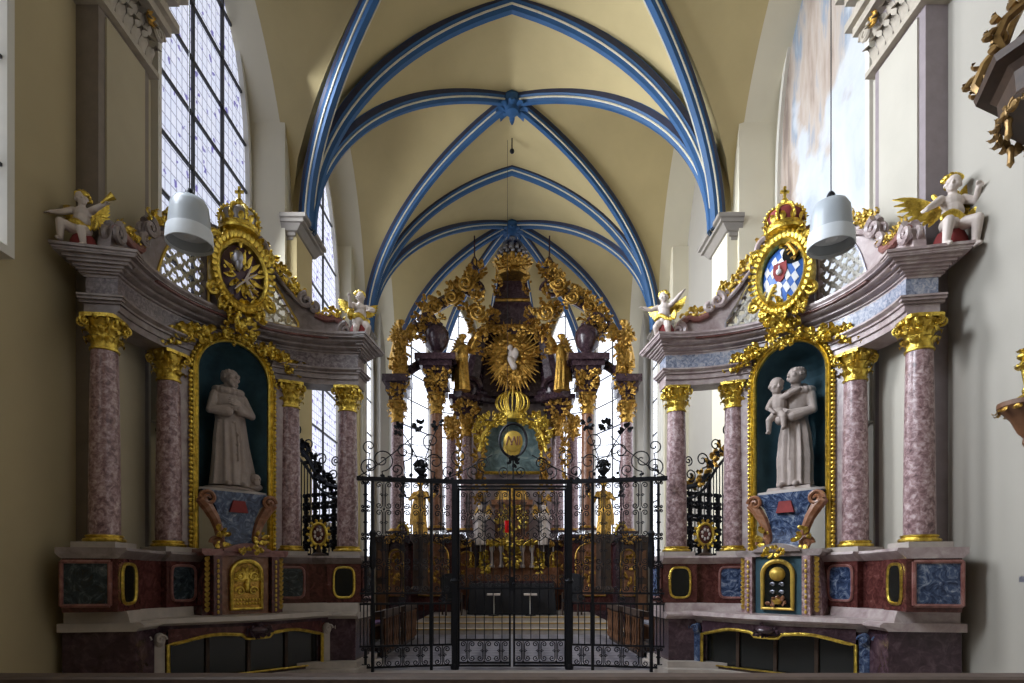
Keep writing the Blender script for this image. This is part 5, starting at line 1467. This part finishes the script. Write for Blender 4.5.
# arched painting
ct = at(512.5, 450, 22.8)
def parch(k, zb=473): 
    zb_ = at(512, zb, 22.8).z; zs_ = at(512, 446, 22.8).z; r = 1.08*k
    return [(-r, zb_)]+[(-r*math.cos(PI*j/20), zs_+r*.92*math.sin(PI*j/20)) for j in range(21)]+[(r, zb_)]
m = MB(); m.prism(parch(1), lambda x, z: (x, 22.8, z), lambda x, z: (x, 22.86, z)); pt_ = m.build('altar_painting', M['picture'], H, smooth=False)
m = MB(); m.tube([(x, 22.75, z) for x, z in parch(1.04)], .07, 8, closed=True); m.build('painting_frame', M['gold'], pt_)
m = MB(); m.ell((0,22.78,ct.z+.1), (.34,.05,.44), 20, 10); m.build('painted_glory', M['goldmatte'], pt_)
# wall of the retable behind the columns, gold trophies between them
m = MB(); m.bx(-1.75, 1.75, 23.1, 23.5, 0, 8.9); m.build('retable_wall', M['pinkpale'], H, smooth=False)
for s in (-1, 1):
    m = MB()
    for a in ((480,455,22.4,.16,1.0,60,.34,.16),(460,455,22.0,.12,.9,40,.3,.14),(452,428,21.8,.22,.4,36,.3,.15),(480,490,22.3,.22,.5,30,.3,.15)):
        m = MB(); clump(m, pos(s, *a[:3]), *a[3:]); m.build('gilt_trophy', M['golddk'], H)
# tabernacle with small columns
m = MB(); zt = lambda y: at(0, y, 21.8).z
m.bx(-.95, .95, 21.7, 22.6, 1.9, zt(545)); m.bx(-1.08, 1.08, 21.6, 22.6, zt(545), zt(540)); m.bx(-.62, .62, 21.8, 22.6, zt(540), zt(505)); m.bx(-.75, .75, 21.7, 22.6, zt(505), zt(500))
tb = m.build('tabernacle', M['orange'], H, smooth=False)
for s in (-1, 1):
    for x in (.38, .72):
        m = MB(); m.lathe([(.09,1.98),(.09,2.05),(.065,2.08),(.055,zt(553)),(.09,zt(550)),(.1,zt(546))], (s*x,21.6,0), 12); m.build('small_column', M['putto'], tb)
m = MB(); m.lathe([(.66,zt(500)),(.6,zt(495)),(.5,zt(489)),(.3,zt(484)),(.1,zt(481))], (0,22.1,0), 18, 1, .7); m.build('tabernacle_dome', M['golddk'], tb)
for a in ((0,21.6,zt(543),.95,.12,60,.28,.14),(0,21.68,zt(520),.5,.5,60,.3,.15),(0,21.6,2.35,.25,.4,26,.28,.14),(-.95,21.7,zt(565),.12,.5,30,.26,.13),(.95,21.7,zt(565),.12,.5,30,.26,.13)):
    m = MB(); clump(m, Vector(a[:3]), *a[3:]); m.build('tabernacle_gilding', M['gold'], tb)
# ---- statues of the high altar: robed gilt angels and saints
def angel(lean=.0, wings=True, arms=1, seed=1):
    m = MB(); r2 = random.Random(seed)
    robe(m, [(0,.0,0,.26,.2,.07,8,seed),(.3,.02,0,.24,.2,.08,8,seed+.3),(.7,.03,-.02,.22,.18,.07,8,seed+.6),(1.0,.0,0,.18,.15,.04,8,seed),(1.25,0,0,.2,.15,.03,7,seed),(1.42,0,0,.19,.13,.0,7,0),(1.5,0,0,.08,.08,0,7,0)], 40)
    robe(m, [(.35,.2,.05,.2,.1,.1,6,2),(.7,.22,.05,.16,.1,.1,6,2),(1.1,.14,.04,.14,.1,.05,6,2),(1.35,.06,.03,.12,.1,.02,6,2)], 30)
    m.cap((0,0,1.46), .06, (0,-.01,1.58), .055); head(m, (0,-.02,1.68), .12, lean, lean, False, False)
    for k in range(12): a = 2*PI*k/12; m.ell((.09*math.cos(a), .02+.09*math.sin(a), 1.75), .05, 8, 6)
    arm(m, (-.2,0,1.4), (-.36,-.1,1.3 if arms else 1.1), (-.5,-.2,1.5 if arms else 1.2), (.07,.055,.04), False); arm(m, (.2,0,1.4), (.34,-.12,1.18), (.16,-.28,1.2), (.07,.055,.04), False)
    hand(m, (-.5,-.2,1.5 if arms else 1.2), (-.5,-.3,.8), (0,-1,0), .18, .3, 1, .014); hand(m, (.16,-.28,1.2), (-1,-.1,.3), (0,-1,0), .18, .3, -1, .014)
    body = remesh(m, 'angel', .016, 1)
    w = MB()
    if wings:
        for s in (-1, 1): wing(w, (s*.07,.14,1.32), (s*.55,.35,.9), (-s*.4,.1,.6), .62, 8, .14)
    return body, w.mesh('wings') if wings else None
ga, gw = angel(.2, True, 1, 1); gb, gw2 = angel(-.2, True, 0, 4); gc, _ = angel(.1, False, 0, 7)
def fig(name, label, cat, me, wm, loc, rz, sc, mat, mx=1, group=None):
    o = thing(name, label, cat, loc, group); o.rotation_euler = (0,0,rz); o.scale = (sc*mx, sc, sc)
    put('figure', me, mat, o)
    if wm: put('wing', wm, M['golddk'], o)
    return o
for s, side in ((-1, 'left'), (1, 'right')):
    fig('angel_statue', 'slender gilded angel standing between the %s urn and the sunburst of the high altar' % side, 'statue', ga, gw, pos(s, 463, 391, 21.0), s*.3, 1.1, M['golddk'], s, 'gilt angels of the high altar')
    fig('angel_statue', 'tall gilded winged figure on the outermost %s column of the high altar' % side, 'statue', gb, gw2, pos(s, 401, 378, 20.15), s*.2, 1.08, M['golddk'], s, 'gilt angels of the high altar')
    m = MB()
    for k in range(7): clump(m, pos(s, 401+3*math.sin(k*1.7), 384-8*k, 19.95), .22, .14, 8, .3, .15); m.tube(spiral(pos(s, 401+5*math.cos(k*2.0), 382-8*k, 19.95), X1*s, Zv, .17, 1.4, 20, k, -1), .04, 5)
    m.build('gilt_trophy', M['golddk'], H)
    # kneeling pale angels beside the tabernacle
    fig('angel_statue', 'pale ivory angel beside the %s flank of the gilded tabernacle' % side, 'statue', gc, gw, pos(s, 481, 545, 21.2), s*.5, .78, M['putto'], s, 'pale angels by the tabernacle')
    # gilt candelabrum figures
    o = fig('candelabrum_figure', 'gilded figure holding dark leafy candle arms, in front of the main %s column' % side, 'statue', gc, None, pos(s, 421, 535, 19.0), s*.2, .95, M['golddk'], s, 'gilt candelabrum figures')
    m = MB()
    for q in (-1, 1):
        m.tube([(q*.15,-.1,1.2),(q*.45,-.15,1.25),(q*.6,-.15,1.5),(q*.55,-.15,1.75)], .03, 6)
        for k in range(16): a = k*.9; m.leaf((q*.58,-.15,1.2+.04*k), (math.cos(a), math.sin(a), .6), (0,0,1), .2, .1, .6)
    m.build('candle_arm', M['iron'], o)
    m = MB(); m.lathe([(.34,-1.9),(.36,-1.8),(.26,-1.7),(.24,-.3),(.34,-.15),(.36,0)], (0,0,0), 16); m.lathe([(.36,0),(.1,.02)], n=16); m.build('pedestal', M['wood'], o)
# ---- candles on the gradine
m = MB(); m.lathe([(.12,0),(.13,.03),(.05,.08),(.03,.2),(.06,.28),(.03,.36),(.05,.52),(.09,.56),(.03,.58)], n=12); cst = m.mesh('candlestick')
m = MB(); m.lathe([(.024,.57),(.024,1.05),(.008,1.07)], n=10); cdl = m.mesh('candle')
for k, x in enumerate((-1.5,-1.15,1.15,1.5)):
    o = put('candlestick', cst, M['gold'], None, (x,21.85,1.98)); tag(o, ('outer left','inner left','inner right','outer right')[k]+' tall brass candlestick with white candle on the high altar shelf', 'candlestick', 'candlesticks on the high altar'); put('candle', cdl, M['wax'], o)
# ---- oval gilt reliquaries
def reliquary(loc, label, rz=0, sc=1., pole=True):
    o = thing('reliquary', label, 'reliquary', loc, 'oval reliquaries'); o.rotation_euler = (0,0,rz); o.scale = (sc,)*3
    m = MB(); m.lathe([(.13,0),(.14,.03),(.05,.07),(.03,.16),(.05,.2)], n=14, sy=.6); m.build('foot', M['wood'], o)
    m = MB(); m.tube([(.13*math.cos(2*PI*k/28),0,.37+.18*math.sin(2*PI*k/28)) for k in range(28)], .026, 8, closed=True)
    for k in range(14): a = 2*PI*k/14; m.leaf((.15*math.cos(a),0,.37+.2*math.sin(a)), (math.cos(a),0,math.sin(a)), (0,-1,0), .07, .05, .5)
    m.build('oval_frame', M['gold'], o)
    m = MB(); m.ell((0,.01,.37), (.125,.025,.17), 16, 10); fl = m.build('oval_field', M['red'], o)
    m = MB()
    for k in range(7): a = 2*PI*k/7; m.ell((.06*math.cos(a),-.02,.37+.08*math.sin(a)), (.02,.012,.03), 8, 6)
    m.build('relics', M['putto'], fl)
    return o
reliquary(FL.P(105,2.62,1.975), 'gilt oval reliquary standing between the two inner columns of the left altar', 0, 1.05)
reliquary(FR.P(105,2.62,1.975), 'gilt oval reliquary standing between the two inner columns of the right altar', 0, 1.05)
for s, side in ((-1,'left'),(1,'right')):
    reliquary(pos(s, 403, 549, 20.0), 'gilt oval reliquary on the %s outer pedestal of the high altar, seen through the gate' % side, 0, 1.5)
# ================================================================ FURNITURE AND LAMPS
def pendant(loc, label):
    o = thing('pendant_lamp', label, 'lamp', loc, 'pendant lamps')
    m = MB(); m.lathe([(.05,.29),(.14,.27),(.19,.21),(.21,.1),(.222,-.08),(.225,-.17)], n=36)
    m2 = MB(); 
    m.v = []; m.f = []
    pr = [(.012,.30),(.10,.292),(.16,.262),(.195,.20),(.207,.1),(.22,-.07),(.232,-.20),(.222,-.20),(.21,-.07),(.197,.1),(.185,.19),(.15,.25),(.01,.275)]
    m.lathe(pr, n=40); sh = m.build('lamp_shade', M['lamp'], o, angle=50)
    m = MB(); m.lathe([(.233,-.07),(.238,-.09),(.245,-.235),(.238,-.24),(.23,-.10)], n=40); m.build('shade_ring', M['lampin'], o, angle=50)
    m = MB(); m.lathe([(.0,-.02),(.06,-.04),(.08,-.1),(.06,-.15),(.01,-.17)], n=20); m.build('bulb', M['lampin'], o)
    m = MB(); m.lathe([(.045,.28),(.045,.36),(.035,.38),(.02,.40)], n=16); m.build('lamp_cap', M['iron'], o)
    m = MB(); m.tube([(0,0,.38),(0,0,zv(.7)-loc[2]+.2)], .006, 6); m.build('cable', M['iron'], o)
    o.scale = (.90,.90,.88)
    return o
pendant(at(189.5,224,6.0), 'white bell shaped lamp hanging before the left altar and its tall window')
pendant(at(831,227,6.0), 'white bell shaped lamp hanging before the right altar and its blue shield')
# communion rail in the foreground
o = thing('communion_rail', 'low worn wooden rail running right across in front of the altars', 'rail', (0,5.0,0))
m = MB(); R = []
for x in (-5.5, 5.5): R.append([(x,-.11,.70),(x,-.13,.73),(x,-.13,.775),(x,-.10,.793),(x,.10,.793),(x,.13,.775),(x,.13,.73),(x,.11,.70)])
m.sweep(R); m.build('top_board', M['rail'], o, smooth=False)
m = MB(); m.bx(-5.5, 5.5, -.06, .06, .0, .12); m.bx(-5.5, 5.5, -.05, .05, .62, .70); m.build('rail_frame', M['wood'], o, smooth=False)
m = MB(); m.lathe([(.03,.12),(.045,.16),(.025,.2),(.05,.34),(.03,.48),(.025,.55),(.045,.6),(.03,.62)], n=10); bal = m.mesh('baluster')
for k in range(40): put('baluster', bal, M['wood'], o, (-5.35+10.7*k/39,0,0))
# choir benches with kneeler desks along both walls
def bench(loc, rz, label, cushion):
    o = thing('choir_bench', label, 'bench', loc, 'wooden choir benches', rz)
    L = 1.7
    m = MB(); m.bx(-L/2, L/2, -.22, .22, .42, .46); m.build('seat', M['woodmid'], o, smooth=False)
    m = MB(); m.bx(-L/2, L/2, .20, .25, .52, 1.0); m.bx(-L/2-.03, L/2+.03, .17, .28, 1.0, 1.06); bk = m.build('backrest', M['woodmid'], o, smooth=False)
    m = MB()
    for k in range(4): x = -L/2+.1+k*(L-.2)/3-.0; m.bx(x-.14, x+.14, .17, .2, .58, .94)
    m.build('back_panel', M['wood'], bk, smooth=False)
    for s in (-1, 1):
        m = MB(); m.prism([(-.24,0),(.26,0),(.28,1.06),(.18,1.06),(.14,.68),(-.18,.64),(-.25,.56),(-.16,.4),(-.22,.12)], lambda y, z: (s*L/2-.03,y,z), lambda y, z: (s*L/2+.03,y,z)); m.build('bench_end', M['woodmid'], o, smooth=False)
        m = MB(); m.lathe([(.05,0),(.05,.06),(.03,.1),(.055,.22),(.035,.36),(.05,.42)], (s*(L/2-.12),-.18,0), 12); m.build('leg', M['woodmid'], o)
    m = MB(); m.bx(-L/2+.1, L/2-.1, -.2, .16, .46, .51); m.build('cushion', cushion, o, smooth=False)
    # desk in front
    m = MB(); m.bx(-L/2, L/2, -.95, -.9, 0, .82); m.prism([(-1.0,.82),(-.62,.82),(-.62,.88),(-1.0,.95)], lambda y, z: (-L/2-.04,y,z), lambda y, z: (L/2+.04,y,z)); m.bx(-L/2, L/2, -.86, -.6, .12, .2); d = m.build('kneeling_desk', M['wood'], o, smooth=False)
    m = MB()
    for k in range(7): x = -L/2+.12+k*(L-.24)/6; m.lathe([(.03,.1),(.045,.2),(.02,.3),(.04,.5),(.02,.7),(.035,.78)], (x,-.98,0), 8)
    m.build('desk_baluster', M['woodmid'], d)
    return o
for s, side, cu in ((-1,'left',M['violet']),(1,'right',M['bluefr'])):
    for y, w in ((12.9,'nearest the gate'),(14.9,'farther from the gate')):
        bench((s*(3.55 if y < 13 else 3.5),y,0), s*-PI/2, 'brown wooden bench and kneeling desk, %s side of the choir, %s' % (side, w), cu)
# people's altar with dark cloth, two pale topped lecterns, two dark chairs
o = thing('altar_table', 'long table under a black cloth standing before the high altar steps', 'table', (0,18.9,.455))
m = MB(); R = []
n = 80
for z, e in ((.02,.06),(.5,.03),(.93,.0),(.97,-.02)):
    q = []
    for k in range(n):
        t = k/n*4; side = int(t); f = t-side
        x, y = ((-1+2*f,-1),(1,-1+2*f),(1-2*f,1),(-1,1-2*f))[side]
        fold = e*math.sin(k*2.2)*.5
        q.append((x*(1.30+e+fold), y*(.38+e+fold), z))
    R.append(q)
m.sweep(R); m.build('cloth', M['cloth'], o)
m = MB(); m.bx(-1.25, 1.25, -.34, .34, .90, .955); m.build('tabletop', M['wood'], o, smooth=False)
for x in (-1.15, 1.15):
    for y in (-.28, .28): m = MB(); m.bx(x-.03, x+.03, y-.03, y+.03, 0, .9); m.build('leg', M['wood'], o, smooth=False)
for s, side in ((-1,'left'),(1,'right')):
    o = thing('lectern', 'small lectern with pale slanting top on a white post, %s of the gate centre' % side, 'lectern', (s*.56,18.25,.455), 'pale lecterns in the choir')
    m = MB(); m.prism([(-.16,1.12),(.16,1.2),(.16,1.23),(-.16,1.15)], lambda y, z: (-.25,y,z), lambda y, z: (.25,y,z)); m.bx(-.25, .25, -.18, -.15, 1.12, 1.19); m.build('book_rest', M['putto'], o, smooth=False)
    m = MB(); m.tube([(0,0,.06),(0,0,1.15)], .03, 10); m.build('post', M['white'], o)
    o.scale = (.8,.8,.55)
    m = MB(); m.lathe([(.2,0),(.21,.02),(.19,.05),(.04,.07)], n=20); m.build('foot', M['iron'], o)
    o = thing('choir_chair', 'dark high backed chair beside the black clothed table, on its %s end' % side, 'chair', (s*1.85,18.5,.455), 'dark choir chairs', -s*.35)
    m = MB(); m.bx(-.27, .27, -.26, .26, .42, .5); m.build('seat', M['cloth'], o, smooth=False)
    m = MB(); m.prism([(-.27,.5),(.27,.5),(.27,1.15),(.2,1.26),(0,1.3),(-.2,1.26),(-.27,1.15)], lambda x, z: (x,.22,z), lambda x, z: (x,.28,z)); m.build('backrest', M['cloth'], o, smooth=False)
    for x in (-.24, .24):
        for y in (-.23, .25): m = MB(); m.bx(x-.025, x+.025, y-.025, y+.025, 0, .42); m.build('leg', M['wood'], o, smooth=False)
        m = MB(); m.bx(x-.03, x+.03, -.26, .25, .66, .7); m.bx(x-.025, x+.025, -.25, -.2, .5, .66); m.build('armrest', M['wood'], o, smooth=False)
# red sanctuary lamp hanging in the middle
p = at(507.5,527,17.5)
o = thing('sanctuary_lamp', 'small red glass sanctuary lamp hanging in front of the tabernacle', 'lamp', p)
m = MB(); m.lathe([(.03,-.2),(.075,-.14),(.085,.05),(.095,.2)], n=18); m.build('red_glass', M['redglass'], o)
m = MB(); m.lathe([(.01,-.5),(.05,-.44),(.02,-.38),(.1,-.28),(.11,-.2),(.04,-.17)], n=16); m.tube([(.1*math.cos(2*PI*k/20),.1*math.sin(2*PI*k/20),.2) for k in range(20)], .015, 6, closed=True); m.build('lamp_bowl', M['goldmatte'], o)
m = MB()
for k in range(3): a = 2*PI*k/3+.5; m.tube([(.1*math.cos(a),.1*math.sin(a),.2),(0,0,1.2)], .005, 5)
m.tube([(0,0,1.2),(0,0,zv(.02)-p.z-.1)], .006, 5); m.build('chain', M['iron'], o)
# carved wooden canopy high on the right wall
o = thing('pulpit_canopy', 'carved dark wooden canopy with gilt fringe hanging high on the right wall', 'canopy', (5.30,5.95,6.0), world=True)
c = Vector((5.60,5.95,.32))
m = MB(); m.lathe([(.30,6.02),(.60,6.0),(.63,6.05),(.60,6.10),(.62,6.3),(.68,6.36),(.80,6.40),(.82,6.47),(.66,6.56),(.5,6.75),(.36,7.0),(.2,7.2)], c, 8); cn = m.build('canopy_body', M['wood'], o, angle=20)
m = MB(); m.lathe([(.01,6.10),(.55,6.06),(.55,6.03),(.01,6.04)], c, 8); m.build('canopy_ceiling', M['orange'], o, smooth=False)
rng = random.Random(5); m = MB()
for k in range(26):
    a = 2*PI*k/26; d = Vector((math.cos(a), math.sin(a), 0)); w = Vector((-d.y, d.x, 0))
    m.tube(spiral(c+d*.62+Zv*5.98, w, Zv, .07, 1.4, 16, PI/2, 1 if k % 2 else -1), .018, 5)
    m.leaf(c+d*.6+Zv*6.05, d*.3-Zv, d, .2, .12, .7); m.leaf(c+d*.64+Zv*6.0, d*.2-Zv, d, .12, .1, .9)
    if k % 4 == 0: m.lathe([(.01,5.72),(.035,5.76),(.025,5.86),(.04,5.92),(.02,5.96)], c+d*.58, 8)
m.build('gilt_fringe', M['darkgilt'], cn)
m = MB()
for k in range(8):
    a = 2*PI*k/8; d = Vector((math.cos(a), math.sin(a), 0))
    path = [(.74,6.5),(.80,6.62),(.72,6.8),(.55,6.95),(.5,7.1),(.42,7.25)]
    m.tube([c+d*r+Zv*z for r, z in path], .05, 6)
    for r, z in path: m.leaf(c+d*(r+.03)+Zv*z, d+Zv*.4, Zv, .16, .1, .9)
    m.tube(spiral(c+d*.78+Zv*6.62, d, Zv, .11, 1.4, 18, 0, 1), .03, 6)
m.build('crest_scrolls', M['darkgilt'], cn)
# wooden wall bracket with a gilt candle holder
b = at(1013,410,6.5); b.x = 5.60
o = thing('wall_bracket', 'carved wooden wall bracket with a gilt baluster candle holder on the right wall', 'bracket', b, world=True)
m = MB(); m.lathe([(.03,-.42),(.06,-.36),(.05,-.30),(.10,-.24),(.16,-.1),(.24,.0),(.28,.04),(.28,.09),(.2,.10)], b, 16); m.bx(b.x+.05, XN, b.y-.12, b.y+.12, b.z-.25, b.z+.06)
bb = m.build('bracket_body', M['woodmid'], o, angle=30)
m = MB(); m.ell(b+Vector((-.05,-.2,-.17)), (.05,.03,.05), 10, 8)
for k in range(12): a = 2*PI*k/12; d = Vector((math.cos(a), math.sin(a), 0)); m.leaf(b+d*.26+Zv*.05, d*.4-Zv, d, .12, .09, .8)
m.build('bracket_leaves', M['golddk'], bb)
q = b+Vector((-.06,-.05,.10)); m = MB()
m.lathe([(.08,0),(.09,.03),(.04,.06),(.05,.1),(.03,.14),(.035,.18),(.06,.36),(.07,.40),(.05,.42),(.09,.46),(.09,.48),(.03,.5)], q, 14)
for k in range(10):
    a = 2*PI*k/10; d = Vector((math.cos(a), math.sin(a), 0)); m.leaf(q+d*.05+Zv*.34, d+Zv*.25, Zv, .1, .07, .9); m.leaf(q+d*.05+Zv*.48, d*.4+Zv, d, .09, .06, .6)
m.build('candle_holder', M['gold'], o)
# small fittings on the right wall
pw = at(1017,579,6.75)
m = MB(); m.bx(XN-.10, XN+.02, 6.2, 6.72, pw.z-.035, pw.z+.03); m.bx(XN-.06, XN+.02, 6.4, 6.46, pw.z-.09, pw.z)
tag(m.build('wall_shelf', M['silver'], None, smooth=False, origin=(XN,6.5,pw.z)), 'narrow dark ledge fixed to the right wall below the bracket', 'shelf')
pw = at(1023,268,6.62)
m = MB(); m.bx(XN-.12, XN+.02, 6.35, 6.60, pw.z-.11, pw.z+.11); m.bx(XN-.13, XN-.1, 6.38, 6.57, pw.z-.09, pw.z+.09)
tag(m.build('loudspeaker', M['iron'], None, smooth=False, origin=(XN,6.45,pw.z)), 'small black box at the right picture edge between canopy and bracket', 'speaker')
# ================================================================ CAMERA, LIGHT
cam = bpy.data.cameras.new('camera'); co = bpy.data.objects.new('camera', cam); COL.objects.link(co)
co.location = (0,0,EYE); co.rotation_euler = (PI/2,0,0); cam.sensor_width = 36; cam.lens = FPX/1024*36; cam.shift_x = 0; cam.shift_y = (578-341.5)/1024
cam.clip_start = .05; SC.camera = co
w = bpy.data.worlds.new('sky'); SC.world = w; w.use_nodes = True
w.node_tree.nodes['Background'].inputs[0].default_value = (.75,.85,1,1); w.node_tree.nodes['Background'].inputs[1].default_value = .3
def area(name, loc, aim, sx, sy, e, c, spread=180):
    l = bpy.data.lights.new(name, 'AREA'); l.shape = 'RECTANGLE'; l.size = sx; l.size_y = sy; l.energy = e; l.color = c; l.spread = rad(spread)
    o = bpy.data.objects.new(name, l); COL.objects.link(o); o.location = loc
    o.rotation_euler = (Vector(aim)-Vector(loc)).to_track_quat('-Z', 'Y').to_euler(); return o
for a in LIGHTS: area(*a)
v = SC.view_settings; v.view_transform = 'Standard'; v.look = 'None'; v.gamma = 1; v.use_curve_mapping = False; v.exposure = EXPO
SC.cycles.max_bounces = 8; SC.cycles.diffuse_bounces = 5; SC.cycles.glossy_bounces = 3; SC.cycles.caustics_reflective = False; SC.cycles.caustics_refractive = False
SC.cycles.sample_clamp_indirect = 4
